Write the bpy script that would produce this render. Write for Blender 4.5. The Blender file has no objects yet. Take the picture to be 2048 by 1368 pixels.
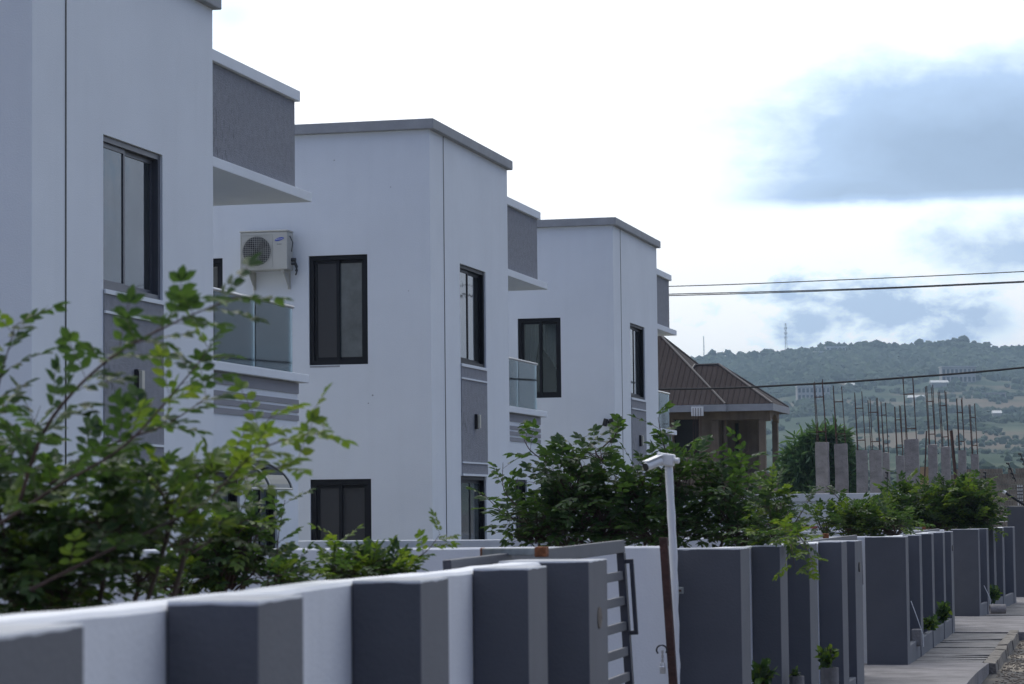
import bpy, math, random
import numpy as np
from mathutils import Vector, Matrix
rnd = random.Random(7)
C = bpy.context.scene.collection
# ------------------------------------------------------------ camera, sky, sun, exposure
YAW, PITCH, ROLL, FPX = .2363, .064, .0106, 5205.0      # heading turned left of the street axis (+Y)
Fv = Vector((-math.sin(YAW)*math.cos(PITCH), math.cos(YAW)*math.cos(PITCH), math.sin(PITCH)))
Rv = Vector((math.cos(YAW), math.sin(YAW), 0)); Uv = Rv.cross(Fv)
cr, sr = math.cos(ROLL), math.sin(ROLL)
Rr = Rv*cr+Uv*sr*-1; Ur = Rv*sr+Uv*cr
# photo x axis in world: u=c*a-s*b, v=s*a+c*b  ->  dir = F + R*u/f - U*v/f
def ray(x, y):
    a, b = x-1024, y-684
    u = cr*a-sr*b; v = sr*a+cr*b
    return Fv+Rv*(u/FPX)-Uv*(v/FPX)
def at(x, y, Y):                       # point of the place seen at photo (x,y), at street distance Y
    r = ray(x, y); return r*(Y/r.y)
def atx(x, y, X):
    r = ray(x, y); return r*(X/r.x)
def atz(x, y, z):
    r = ray(x, y); return r*(z/r.z)
cam = bpy.data.cameras.new('camera'); camo = bpy.data.objects.new('camera', cam); C.objects.link(camo)
cx = (Rv*cr-Uv*sr); cy = Rv*sr+Uv*cr
camo.matrix_world = Matrix((cx, cy, -Fv)).transposed().to_4x4()
cam.sensor_width = 36; cam.lens = 36*FPX/2048; cam.clip_start = .1; cam.clip_end = 20000
cam.dof.use_dof = True; cam.dof.focus_distance = 42; cam.dof.aperture_fstop = 8
bpy.context.scene.camera = camo
SUN_AZ, SUN_EL = math.radians(-32), math.radians(52)     # azimuth from +Y, clockwise positive
world = bpy.data.worlds.new('World'); bpy.context.scene.world = world; world.use_nodes = True
def build_world():
    nt = world.node_tree; N = nt.nodes; L = nt.links; N.clear()
    def M(op, a, b=None, c=None, clamp=False):
        n = N.new('ShaderNodeMath'); n.operation = op; n.use_clamp = clamp
        for i, v in enumerate((a, b, c)):
            if v is None: continue
            if isinstance(v, (int, float)): n.inputs[i].default_value = v
            else: L.new(v, n.inputs[i])
        return n.outputs[0]
    out = N.new('ShaderNodeOutputWorld'); bg = N.new('ShaderNodeBackground'); bgc = N.new('ShaderNodeBackground')
    sky = N.new('ShaderNodeTexSky'); sky.sky_type = 'NISHITA'; sky.sun_disc = False
    sky.sun_elevation = SUN_EL; sky.sun_rotation = SUN_AZ; sky.air_density = 1.4; sky.dust_density = 1.0
    L.new(sky.outputs[0], bg.inputs[0]); bg.inputs[1].default_value = .085
    tc = N.new('ShaderNodeTexCoord'); nrm = N.new('ShaderNodeVectorMath'); nrm.operation = 'NORMALIZE'
    L.new(tc.outputs['Generated'], nrm.inputs[0])
    sp = N.new('ShaderNodeSeparateXYZ'); L.new(nrm.outputs[0], sp.inputs[0])
    X, Y, Z = sp.outputs
    az = M('ARCTAN2', X, Y); el = M('ARCSINE', Z)
    mp = N.new('ShaderNodeCombineXYZ'); L.new(az, mp.inputs[0]); L.new(M('MULTIPLY', el, 1.7), mp.inputs[1])
    def noise(scale, detail, rough, off=0, dist=0):
        n = N.new('ShaderNodeTexNoise'); n.inputs['Scale'].default_value = scale; n.inputs['Detail'].default_value = detail
        n.inputs['Roughness'].default_value = rough; n.inputs['Distortion'].default_value = dist
        v = N.new('ShaderNodeVectorMath'); v.operation = 'ADD'; L.new(mp.outputs[0], v.inputs[0]); v.inputs[1].default_value = (off, off*.7, off*.3)
        L.new(v.outputs[0], n.inputs['Vector']); return n.outputs[0]
    n1 = noise(11, 8, .55, 3.1, 0); n2 = noise(5, 5, .55, 9.4); n3 = noise(34, 8, .6, 1.2, .15); n1 = M('ADD', M('MULTIPLY', n1, .7), M('MULTIPLY', n3, .3))
    # grey-blue cloud masses, in azimuth/elevation (degrees)
    def azel(x, y):
        d = ray(x, y).normalized(); return math.atan2(d.x, d.y), math.asin(d.z)
    def blob(x, y, rx, ry, soft, amp, nz, namp):
        a0, e0 = azel(x, y)
        da = M('DIVIDE', M('SUBTRACT', az, a0), rx/FPX); de = M('DIVIDE', M('SUBTRACT', el, e0), ry/FPX)
        d = M('SQRT', M('ADD', M('MULTIPLY', da, da), M('MULTIPLY', de, de)))
        d = M('ADD', d, M('MULTIPLY', M('SUBTRACT', nz, .5), namp))
        return M('MULTIPLY', M('DIVIDE', M('SUBTRACT', 1.0, d), soft, None, True), amp)
    m = blob(2000, 300, 640, 260, .95, 1.2, n1, 1.5)
    flat_e = azel(1800, 422)[1]
    fl = M('DIVIDE', M('SUBTRACT', M('ADD', el, M('MULTIPLY', M('SUBTRACT', n1, .5), .02)), flat_e), .0065, None, True)
    m2 = blob(1760, 395, 400, 110, .8, .85, n1, 1.2)
    m = M('MULTIPLY', M('MAXIMUM', m, m2), fl)
    m = M('MAXIMUM', m, blob(1760, 620, 290, 105, .6, .56, n3, 3.2))
    m = M('MAXIMUM', m, blob(2060, 500, 280, 95, .8, .52, n3, 2.0))
    m = M('MAXIMUM', m, blob(1960, 640, 120, 60, .8, .42, n3, 2.0))
    m = M('MAXIMUM', m, blob(460, 30, 190, 110, 1.0, .34, n1, 1.2))
    m = M('MAXIMUM', m, M('MULTIPLY', M('MULTIPLY', M('SUBTRACT', M('ADD', M('MULTIPLY', n2, .35), M('MULTIPLY', n3, .65)), .485, None, True), 4.5), M('MULTIPLY', M('SUBTRACT', az, .25), 4, None, True)))
    m = M('MINIMUM', m, 1.0); m = M('MULTIPLY', m, M('ADD', M('MULTIPLY', n2, .5), M('MULTIPLY', n3, .35)) if False else M('ADD', .62, M('MULTIPLY', n1, .6)), None, True)
    # sun glow behind the cloud sheet
    sd = N.new('ShaderNodeVectorMath'); sd.operation = 'DOT_PRODUCT'; L.new(nrm.outputs[0], sd.inputs[0])
    sd.inputs[1].default_value = (math.sin(SUN_AZ)*math.cos(SUN_EL), math.cos(SUN_AZ)*math.cos(SUN_EL), math.sin(SUN_EL))
    g = M('POWER', M('MAXIMUM', M('ADD', M('MULTIPLY', sd.outputs['Value'], .5), .5), 0), 3.0)
    br = M('ADD', M('MULTIPLY', g, 2.15), .29)
    tint = N.new('ShaderNodeMix'); tint.data_type = 'RGBA'
    tint.inputs[6].default_value = (.355, .50, 1.0, 1); tint.inputs[7].default_value = (1.0, 1.0, 1.0, 1); L.new(M('MULTIPLY', M('POWER', g, 1.6), 2.8, None, True), tint.inputs[0])
    colr = N.new('ShaderNodeValToRGB'); L.new(m, colr.inputs[0]); cr_ = colr.color_ramp
    cr_.elements[0].position = 0; cr_.elements[0].color = (1, 1, 1, 1)
    cr_.elements[1].position = 1; cr_.elements[1].color = (.22, .31, .46, 1)
    for p_, c_ in ((.2, (.80, .92, 1.0, 1)), (.5, (.36, .49, .70, 1))):
        e_ = cr_.elements.new(p_); e_.color = c_
    mul = N.new('ShaderNodeMix'); mul.data_type = 'RGBA'; mul.blend_type = 'MULTIPLY'; mul.inputs[0].default_value = 1
    L.new(tint.outputs[2], mul.inputs[6]); L.new(colr.outputs[0], mul.inputs[7])
    L.new(mul.outputs[2], bgc.inputs[0]); L.new(br, bgc.inputs[1])
    mx = N.new('ShaderNodeMixShader'); mx.inputs[0].default_value = .86
    L.new(bg.outputs[0], mx.inputs[1]); L.new(bgc.outputs[0], mx.inputs[2]); L.new(mx.outputs[0], out.inputs[0])
build_world()
sun = bpy.data.lights.new('sun', 'SUN'); sun.energy = .6; sun.angle = math.radians(14); sun.color = (1, .96, .9)
suno = bpy.data.objects.new('sun', sun); C.objects.link(suno)
sdv = Vector((math.sin(SUN_AZ)*math.cos(SUN_EL), math.cos(SUN_AZ)*math.cos(SUN_EL), math.sin(SUN_EL)))
suno.rotation_euler = sdv.to_track_quat('Z', 'Y').to_euler(); suno.location = (0, 0, 50)
vs = bpy.context.scene.view_settings
vs.view_transform = 'Standard'; vs.look = 'None'; vs.gamma = 1; vs.exposure = .03; vs.use_curve_mapping = False
# ------------------------------------------------------------ helpers
def tag(o, label=None, cat=None, group=None, kind=None):
    if label: o['label'] = label
    if cat: o['category'] = cat
    if group: o['group'] = group
    if kind: o['kind'] = kind
    return o
def empty(name, loc=(0, 0, 0), rz=0, label=None, cat=None, group=None):
    o = bpy.data.objects.new(name, None); C.objects.link(o); o.location = loc; o.rotation_euler.z = rz
    o.empty_display_size = .3
    return tag(o, label, cat, group)
class MB:
    def __init__(s, org=(0, 0, 0)): s.v = []; s.f = []; s.m = []; s.o = Vector(org); s.mi = 0
    def q(s, *pts):
        n = len(s.v); s.v += [tuple(Vector(p)-s.o) for p in pts]; s.f.append(tuple(range(n, n+len(pts)))); s.m.append(s.mi)
    def box(s, x0, x1, y0, y1, z0, z1, mx=None, my=None):
        n = len(s.v)
        for p in ((x0,y0,z0),(x1,y0,z0),(x1,y1,z0),(x0,y1,z0),(x0,y0,z1),(x1,y0,z1),(x1,y1,z1),(x0,y1,z1)): s.v.append(tuple(Vector(p)-s.o))
        for k, t in enumerate(((0,3,2,1),(4,5,6,7),(0,1,5,4),(1,2,6,5),(2,3,7,6),(3,0,4,7))):
            s.f.append(tuple(n+i for i in t)); s.m.append(my if (my is not None and k in (2, 4)) else (mx if (mx is not None and k in (3, 5)) else s.mi))
        return s
    def obox(s, c, ax, ay, az):                        # centre and three half-axis vectors
        c, ax, ay, az = map(Vector, (c, ax, ay, az)); n = len(s.v)
        for a, b, d in ((-1,-1,-1),(1,-1,-1),(1,1,-1),(-1,1,-1),(-1,-1,1),(1,-1,1),(1,1,1),(-1,1,1)): s.v.append(tuple(c+ax*a+ay*b+az*d-s.o))
        for t in ((0,3,2,1),(4,5,6,7),(0,1,5,4),(1,2,6,5),(2,3,7,6),(3,0,4,7)): s.f.append(tuple(n+i for i in t)); s.m.append(s.mi)
        return s
    def tube(s, pts, r, n=8, cap=True):
        pts = [Vector(p) for p in pts]; rs = r if isinstance(r, (list, tuple)) else [r]*len(pts); base = len(s.v)
        t0 = (pts[1]-pts[0]).normalized(); up = Vector((0, 0, 1)) if abs(t0.z) < .9 else Vector((1, 0, 0))
        for i, p in enumerate(pts):
            t = (pts[min(i+1, len(pts)-1)]-pts[max(i-1, 0)]).normalized()
            a = t.cross(up)
            if a.length < 1e-4: a = Vector((1, 0, 0))
            a.normalize(); b = a.cross(t)
            for k in range(n):
                w = 2*math.pi*k/n; s.v.append(tuple(p+(a*math.cos(w)+b*math.sin(w))*rs[i]-s.o))
        for i in range(len(pts)-1):
            for k in range(n):
                s.f.append((base+i*n+k, base+i*n+(k+1) % n, base+(i+1)*n+(k+1) % n, base+(i+1)*n+k)); s.m.append(s.mi)
        if cap:
            s.f.append(tuple(base+k for k in range(n))[::-1]); s.m.append(s.mi)
            e = base+(len(pts)-1)*n; s.f.append(tuple(e+k for k in range(n))); s.m.append(s.mi)
        return s
    def extr(s, poly, d):                              # polygon and extrusion vector
        poly = [Vector(p) for p in poly]; d = Vector(d); n = len(s.v); k = len(poly)
        s.v += [tuple(p-s.o) for p in poly]+[tuple(p+d-s.o) for p in poly]
        s.f.append(tuple(range(n, n+k))[::-1]); s.f.append(tuple(range(n+k, n+2*k))); s.m += [s.mi]*2
        for i in range(k): s.f.append((n+i, n+(i+1) % k, n+k+(i+1) % k, n+k+i)); s.m.append(s.mi)
        return s
    def build(s, name, mats, parent=None, bevel=0, smooth=False, shift=True):
        me = bpy.data.meshes.new(name); me.from_pydata(s.v, [], s.f)
        for m in (mats if isinstance(mats, (list, tuple)) else [mats]): me.materials.append(m)
        if any(s.m): me.polygons.foreach_set('material_index', s.m)
        if smooth: me.polygons.foreach_set('use_smooth', [True]*len(s.f))
        me.validate(); me.update()
        o = bpy.data.objects.new(name, me); C.objects.link(o)
        if parent: o.parent = parent
        else: o.location = s.o
        if bevel:
            b = o.modifiers.new('bevel', 'BEVEL'); b.width = bevel; b.segments = 2; b.limit_method = 'ANGLE'
        return o
def wob(k, a=1.0): return a*(math.sin(k*1.7+1.1)+.6*math.sin(k*4.3+.4)+.4*math.sin(k*9.1))
# ------------------------------------------------------------ materials
def mat(name, col, rough=.8, var=.08, scale=3.0, bump=0, bscale=60, metal=0, spec=.5, trans=0, stain=0, coords='Object', streak=0):
    m = bpy.data.materials.new(name); m.use_nodes = True; nt = m.node_tree; N = nt.nodes; L = nt.links
    b = N['Principled BSDF']; b.inputs['Roughness'].default_value = rough; b.inputs['Metallic'].default_value = metal
    b.inputs['Specular IOR Level'].default_value = spec
    tc = N.new('ShaderNodeTexCoord')
    n = N.new('ShaderNodeTexNoise'); n.inputs['Scale'].default_value = scale; n.inputs['Detail'].default_value = 6; n.inputs['Roughness'].default_value = .62
    L.new(tc.outputs[coords], n.inputs['Vector'])
    r = N.new('ShaderNodeValToRGB'); L.new(n.outputs[0], r.inputs[0])
    lo = [max(0, c*(1-var)) for c in col]; hi = [min(1, c*(1+var)) for c in col]
    r.color_ramp.elements[0].position = .32; r.color_ramp.elements[0].color = (*lo, 1)
    r.color_ramp.elements[1].position = .68; r.color_ramp.elements[1].color = (*hi, 1)
    src = r.outputs[0]
    if streak:                                         # rain streaks and grime running down painted walls
        mp = N.new('ShaderNodeMapping'); mp.inputs['Scale'].default_value = (3.5, 3.5, .22); L.new(tc.outputs[coords], mp.inputs[0])
        n2 = N.new('ShaderNodeTexNoise'); n2.inputs['Scale'].default_value = 1.6; n2.inputs['Detail'].default_value = 5; L.new(mp.outputs[0], n2.inputs['Vector'])
        r2 = N.new('ShaderNodeValToRGB'); L.new(n2.outputs[0], r2.inputs[0])
        r2.color_ramp.elements[0].position = .5; r2.color_ramp.elements[0].color = (1, 1, 1, 1)
        r2.color_ramp.elements[1].position = .78; r2.color_ramp.elements[1].color = (1-streak, 1-streak, 1-streak*1.1, 1)
        mu = N.new('ShaderNodeMix'); mu.data_type = 'RGBA'; mu.blend_type = 'MULTIPLY'; mu.inputs[0].default_value = 1
        L.new(src, mu.inputs[6]); L.new(r2.outputs[0], mu.inputs[7]); src = mu.outputs[2]
    L.new(src, b.inputs['Base Color'])
    if bump:
        nb = N.new('ShaderNodeTexNoise'); nb.inputs['Scale'].default_value = bscale; nb.inputs['Detail'].default_value = 4; L.new(tc.outputs[coords], nb.inputs['Vector'])
        bp = N.new('ShaderNodeBump'); bp.inputs['Strength'].default_value = bump; bp.inputs['Distance'].default_value = .02
        L.new(nb.outputs[0], bp.inputs['Height']); L.new(bp.outputs[0], b.inputs['Normal'])
    return m
M = {}
M['white'] = mat('white_paint', (.695, .73, .765), .75, .035, .7, .18, 60, streak=.025)
M['whitefence'] = mat('white_fence_paint', (.70, .71, .735), .75, .035, 2.0, .12, 60, streak=.07)
M['greypaint'] = mat('grey_paint', (.128, .132, .146), .75, .07, 2.2, .12, 60)
M['stripegrey'] = mat('stripe_grey_paint', (.25, .252, .275), .75, .05, 2.2, .12, 60)
M['darkpaint'] = mat('dark_grey_paint', (.082, .085, .099), .7, .08, 2.4, .12, 60)
M['captop'] = mat('weathered_cap_paint', (.40, .41, .43), .85, .18, 6, .3, 30)
def topedge(base, name):
    m = M[base].copy(); m.name = name; N = m.node_tree.nodes; L = m.node_tree.links; b = N['Principled BSDF']; tc = N.new('ShaderNodeTexCoord'); sp = N.new('ShaderNodeSeparateXYZ'); L.new(tc.outputs['Generated'], sp.inputs[0])
    n = N.new('ShaderNodeTexNoise'); n.inputs['Scale'].default_value = 9; n.inputs['Detail'].default_value = 5; L.new(tc.outputs['Object'], n.inputs['Vector'])
    a = N.new('ShaderNodeMath'); a.operation = 'MULTIPLY_ADD'; L.new(n.outputs[0], a.inputs[0]); a.inputs[1].default_value = .010; L.new(sp.outputs[2], a.inputs[2])
    r = N.new('ShaderNodeMath'); r.operation = 'GREATER_THAN'; L.new(a.outputs[0], r.inputs[0]); r.inputs[1].default_value = 1.0
    x = N.new('ShaderNodeMix'); x.data_type = 'RGBA'; L.new(r.outputs[0], x.inputs[0]); L.new(b.inputs['Base Color'].links[0].from_socket, x.inputs[6]); x.inputs[7].default_value = (.62, .63, .65, 1); L.new(x.outputs[2], b.inputs['Base Color']); return m
M['pillargrey'] = topedge('greypaint', 'pillar_grey_paint'); M['pillardark'] = topedge('darkpaint', 'pillar_dark_paint')
M['coping'] = mat('grey_coping', (.30, .31, .325), .75, .09, 3, .3, 30)
def textured_grey(name, col, specks):
    m = mat(name, col, .85, .10, 9, .9, 55); nt = m.node_tree; N = nt.nodes; L = nt.links; b = N['Principled BSDF']
    if specks:
        tc = N.new('ShaderNodeTexCoord'); mp = N.new('ShaderNodeMapping'); mp.inputs['Scale'].default_value = (30, 30, 9); L.new(tc.outputs['Object'], mp.inputs[0])
        n = N.new('ShaderNodeTexNoise'); n.inputs['Scale'].default_value = 1; n.inputs['Detail'].default_value = 3; L.new(mp.outputs[0], n.inputs['Vector'])
        n2 = N.new('ShaderNodeTexNoise'); n2.inputs['Scale'].default_value = .9; L.new(tc.outputs['Object'], n2.inputs['Vector'])
        a = N.new('ShaderNodeMath'); a.operation = 'MULTIPLY'; L.new(n.outputs[0], a.inputs[0]); L.new(n2.outputs[0], a.inputs[1])
        r = N.new('ShaderNodeValToRGB'); L.new(a.outputs[0], r.inputs[0]); r.color_ramp.elements[0].position = .35; r.color_ramp.elements[0].color = (1, 1, 1, 1)
        r.color_ramp.elements[1].position = .43; r.color_ramp.elements[1].color = (.55, .55, .57, 1)
        mu = N.new('ShaderNodeMix'); mu.data_type = 'RGBA'; mu.blend_type = 'MULTIPLY'; mu.inputs[0].default_value = 1
        src = b.inputs['Base Color'].links[0].from_socket; L.new(src, mu.inputs[6]); L.new(r.outputs[0], mu.inputs[7]); L.new(mu.outputs[2], b.inputs['Base Color'])
    return m
M['texgrey'] = textured_grey('textured_grey_render', (.24, .248, .275), True)
M['frame'] = mat('black_aluminium', (.008, .009, .013), .5, .1, 8, spec=.25)
M['framegrey'] = mat('grey_aluminium', (.07, .072, .085), .35, .1, 8)
M['screen'] = mat('insect_screen', (.035, .035, .038), .6, .06, 20)
M['glassdark'] = mat('dark_window_glass', (.02, .024, .027), .04, .1, 4, spec=.9)
M['glassreflect'] = mat('reflective_window_glass', (.13, .145, .15), .03, .1, 3, .12, 1.3, metal=.75)
M['glassgreen'] = mat('greenish_window_glass', (.085, .10, .105), .08, .25, 2.5, spec=.7)
M['steel'] = mat('brushed_steel', (.55, .55, .56), .3, .05, 6, metal=.9)
M['acwhite'] = mat('cream_metal', (.47, .47, .43), .5, .04, 5)
M['acdark'] = mat('dark_plastic', (.05, .055, .06), .6, .1, 8)
M['logoblue'] = mat('logo_blue', (.02, .06, .42), .5, .02, 5)
M['black'] = mat('black_plastic', (.012, .012, .014), .45, .1, 9)
M['whiteplastic'] = mat('white_plastic', (.75, .75, .74), .4, .03, 6)
M['beige'] = mat('beige_diffuser', (.5, .48, .40), .5, .03, 6)
M['rust'] = mat('rusty_steel', (.055, .022, .017), .8, .45, 12, .5, 60)
M['rust2'] = mat('orange_rust', (.20, .07, .025), .9, .5, 25, .6, 60)
M['galv'] = mat('galvanised_steel', (.26, .28, .27), .5, .25, 14, metal=.3)
M['gate'] = mat('gate_grey_paint', (.068, .071, .086), .5, .1, 6, .1, 60)
M['gatedark'] = mat('gate_dark_paint', (.035, .037, .05), .5, .1, 6)
M['concrete'] = mat('cast_concrete', (.24, .225, .22), .9, .28, 5, .8, 30, streak=.25)
M['brownwall'] = mat('raw_brown_render', (.17, .128, .09), .9, .2, 1.6, .5, 20, streak=.3)
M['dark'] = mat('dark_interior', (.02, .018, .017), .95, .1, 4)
M['pave'] = mat('pavement_concrete', (.19, .178, .178), .9, .38, 1.8, .8, 30)
M['pave2'] = mat('pavement_concrete_ribbed', (.175, .167, .163), .9, .3, 4, .8, 30)
M['kerb'] = mat('kerb_concrete', (.19, .17, .145), .9, .5, 6, 1, 25)
M['soil'] = mat('planter_soil', (.07, .055, .04), 1, .3, 20, .9, 40)
M['brick'] = mat('raw_blockwork', (.22, .185, .15), .95, .35, 3, .7, 20)
M['cable'] = mat('black_cable', (.01, .01, .012), .6, .1, 5)
M['fabric'] = mat('pale_curtain', (.42, .42, .44), .9, .06, 6)
M['red'] = mat('faded_red_paint', (.30, .07, .07), .8, .2, 9)
M['stone'] = mat('rough_stone', (.17, .145, .12), .95, .35, 9, 1, 20)
M['roofpale'] = mat('pale_roof', (.55, .54, .52), .7, .1, .3)
M['farwall'] = mat('far_building_concrete', (.30, .28, .27), .9, .15, .2)
def thin_glass(name, tint, gloss=.16, gc=(.5, .56, .58)):
    m = bpy.data.materials.new(name); m.use_nodes = True; N = m.node_tree.nodes; L = m.node_tree.links; N.clear()
    o = N.new('ShaderNodeOutputMaterial'); t = N.new('ShaderNodeBsdfTransparent'); t.inputs[0].default_value = (*tint, 1)
    g = N.new('ShaderNodeBsdfGlossy'); g.inputs['Roughness'].default_value = .03; g.inputs[0].default_value = (*gc, 1)
    f = N.new('ShaderNodeFresnel'); f.inputs[0].default_value = 1.5; a = N.new('ShaderNodeMath'); a.operation = 'ADD'; a.inputs[1].default_value = gloss; a.use_clamp = True
    n = N.new('ShaderNodeTexNoise'); n.inputs['Scale'].default_value = 1.5; tc = N.new('ShaderNodeTexCoord'); L.new(tc.outputs['Object'], n.inputs['Vector'])
    mu = N.new('ShaderNodeMath'); mu.operation = 'MULTIPLY'; mu.inputs[1].default_value = .05; L.new(n.outputs[0], mu.inputs[0])
    a2 = N.new('ShaderNodeMath'); a2.operation = 'ADD'; L.new(a.outputs[0], a2.inputs[0]); L.new(mu.outputs[0], a2.inputs[1])
    L.new(f.outputs[0], a.inputs[0]); x = N.new('ShaderNodeMixShader'); L.new(a2.outputs[0], x.inputs[0]); L.new(t.outputs[0], x.inputs[1]); L.new(g.outputs[0], x.inputs[2]); L.new(x.outputs[0], o.inputs[0])
    return m
M['railglass'] = thin_glass('balcony_glass', (.74, .81, .82), .03)
M['clearglass'] = thin_glass('clear_glass', (.80, .84, .84), -.03, (.16, .17, .18))
M['windowclear'] = thin_glass('window_glass', (.75, .8, .8), .02)
def leafmat(name, dark, light, tl=.45, rough=.45):
    m = bpy.data.materials.new(name); m.use_nodes = True; N = m.node_tree.nodes; L = m.node_tree.links
    b = N['Principled BSDF']; o = N['Material Output']; b.inputs['Roughness'].default_value = rough; b.inputs['Specular IOR Level'].default_value = .35
    g = N.new('ShaderNodeNewGeometry'); r = N.new('ShaderNodeValToRGB'); L.new(g.outputs['Random Per Island'], r.inputs[0])
    e = r.color_ramp.elements; e[0].position = 0; e[0].color = (*dark, 1); e[1].position = 1; e[1].color = (*light, 1)
    k = e.new(.8); k.color = (*[a*.6+c*.4 for a, c in zip(dark, light)], 1)
    L.new(r.outputs[0], b.inputs['Base Color'])
    t = N.new('ShaderNodeBsdfTranslucent'); mu = N.new('ShaderNodeMix'); mu.data_type = 'RGBA'; mu.blend_type = 'MULTIPLY'; mu.inputs[0].default_value = 1
    L.new(r.outputs[0], mu.inputs[6]); mu.inputs[7].default_value = (1.5, 1.5, .6, 1); L.new(mu.outputs[2], t.inputs[0])
    x = N.new('ShaderNodeMixShader'); x.inputs[0].default_value = tl; L.new(b.outputs[0], x.inputs[1]); L.new(t.outputs[0], x.inputs[2]); L.new(x.outputs[0], o.inputs[0])
    return m
M['leaf'] = leafmat('shrub_leaves', (.028, .058, .028), (.070, .128, .040), .45)
M['leafb'] = leafmat('broad_leaves', (.034, .070, .030), (.080, .145, .045), .48)
M['leafy'] = leafmat('young_yellow_leaves', (.08, .14, .03), (.15, .20, .04), .45)
M['leafr'] = leafmat('narrow_tree_leaves', (.045, .10, .065), (.12, .20, .12), .5)
M['bark'] = mat('bark', (.07, .05, .038), .9, .3, 20, .6, 50)
M['barkred'] = mat('young_reddish_stem', (.06, .035, .03), .8, .3, 20)
# ------------------------------------------------------------ ground
def gz(Y): return -1.75-.0075*max(-10, min(Y, 60))-max(0, min(Y-60, 60))*.006
def interp(x, xs, ys): return float(np.interp(x, xs, ys))
def ground_mat():
    m = mat('bare_earth_and_weeds', (.20, .175, .14), 1, .25, .6, .9, 8, coords='Object'); N = m.node_tree.nodes; L = m.node_tree.links; b = N['Principled BSDF']
    tc = N.new('ShaderNodeTexCoord'); n = N.new('ShaderNodeTexNoise'); n.inputs['Scale'].default_value = .35; n.inputs['Detail'].default_value = 10; n.inputs['Roughness'].default_value = .7; L.new(tc.outputs['Object'], n.inputs['Vector'])
    r = N.new('ShaderNodeValToRGB'); L.new(n.outputs[0], r.inputs[0]); r.color_ramp.elements[0].position = .5; r.color_ramp.elements[1].position = .58
    x = N.new('ShaderNodeMix'); x.data_type = 'RGBA'; L.new(r.outputs[0], x.inputs[0]); L.new(b.inputs['Base Color'].links[0].from_socket, x.inputs[6]); x.inputs[7].default_value = (.05, .075, .03, 1)
    L.new(x.outputs[2], b.inputs['Base Color']); return m
M['ground'] = ground_mat()
def polar(name, r0, r1, nr, a0, a1, na, zf, m, close=False):
    az = np.linspace(a0, a1, na); rr = np.geomspace(r0, r1, nr)
    v = [(r*math.sin(a), r*math.cos(a), zf(r, a)) for r in rr for a in az]
    if close: v.append((0, 0, zf(.001, 0)))
    f = [(i*na+j, i*na+j+1, (i+1)*na+j+1, (i+1)*na+j) for i in range(nr-1) for j in range(na-1)]
    if close: f += [(len(v)-1, j+1, j) for j in range(na-1)]
    mb = MB(); mb.v = v; mb.f = [t[::-1] for t in f]; mb.m = [0]*len(f); return mb.build(name, m, smooth=True)
gp = MB()
ys_ = [-60, -10, 60, 120, 400]
for i in range(4):
    a, b = ys_[i], ys_[i+1]; gp.q((-300, a, gz(a)-.16), (300, a, gz(a)-.16), (300, b, gz(b)-.16), (-300, b, gz(b)-.16))
tag(gp.build('ground', M['ground']), kind='structure')
# far terrain --------------------------------------------------
def azpx(x): d = ray(x, 800); return math.atan2(d.x, d.y)
RX = [-800, 300, 1250, 1380, 1430, 1480, 1530, 1580, 1640, 1690, 1740, 1800, 1850, 1900, 1960, 1990, 2048, 2200, 2700, 3600, 5500]
RY = [760, 745, 735, 728, 724, 722, 720, 712, 704, 703, 704, 706, 703, 700, 702, 712, 714, 705, 760, 900, 965]
RA = [azpx(x) for x in RX]; RE = [(1017-.0106*(x-1024)-y)/FPX for x, y in zip(RX, RY)]
from mathutils import noise as mn
PR = [300, 400, 800, 1300, 1800, 2300, 2600, 2900, 3500, 5000]; PE = [-.008, -.003, .011*1.0, .0225, .036, .050, .0585, .052, .035, .01]
def hz(r, a, bump=True):
    e = interp(a, RA, RE)/.0585; z = interp(r, PR, [p*q for p, q in zip(PR, PE)])
    z = z*e if z > 0 else z
    if bump and r > 420:
        p = Vector((r*math.sin(a)/260, r*math.cos(a)/260, 0)); k = min(1, (r-420)/600)
        z += k*(9*mn.noise(p)+4*mn.noise(p*2.7)+1.6*mn.noise(p*7))*(.55 if r > 2300 else 1)
    return z
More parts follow.
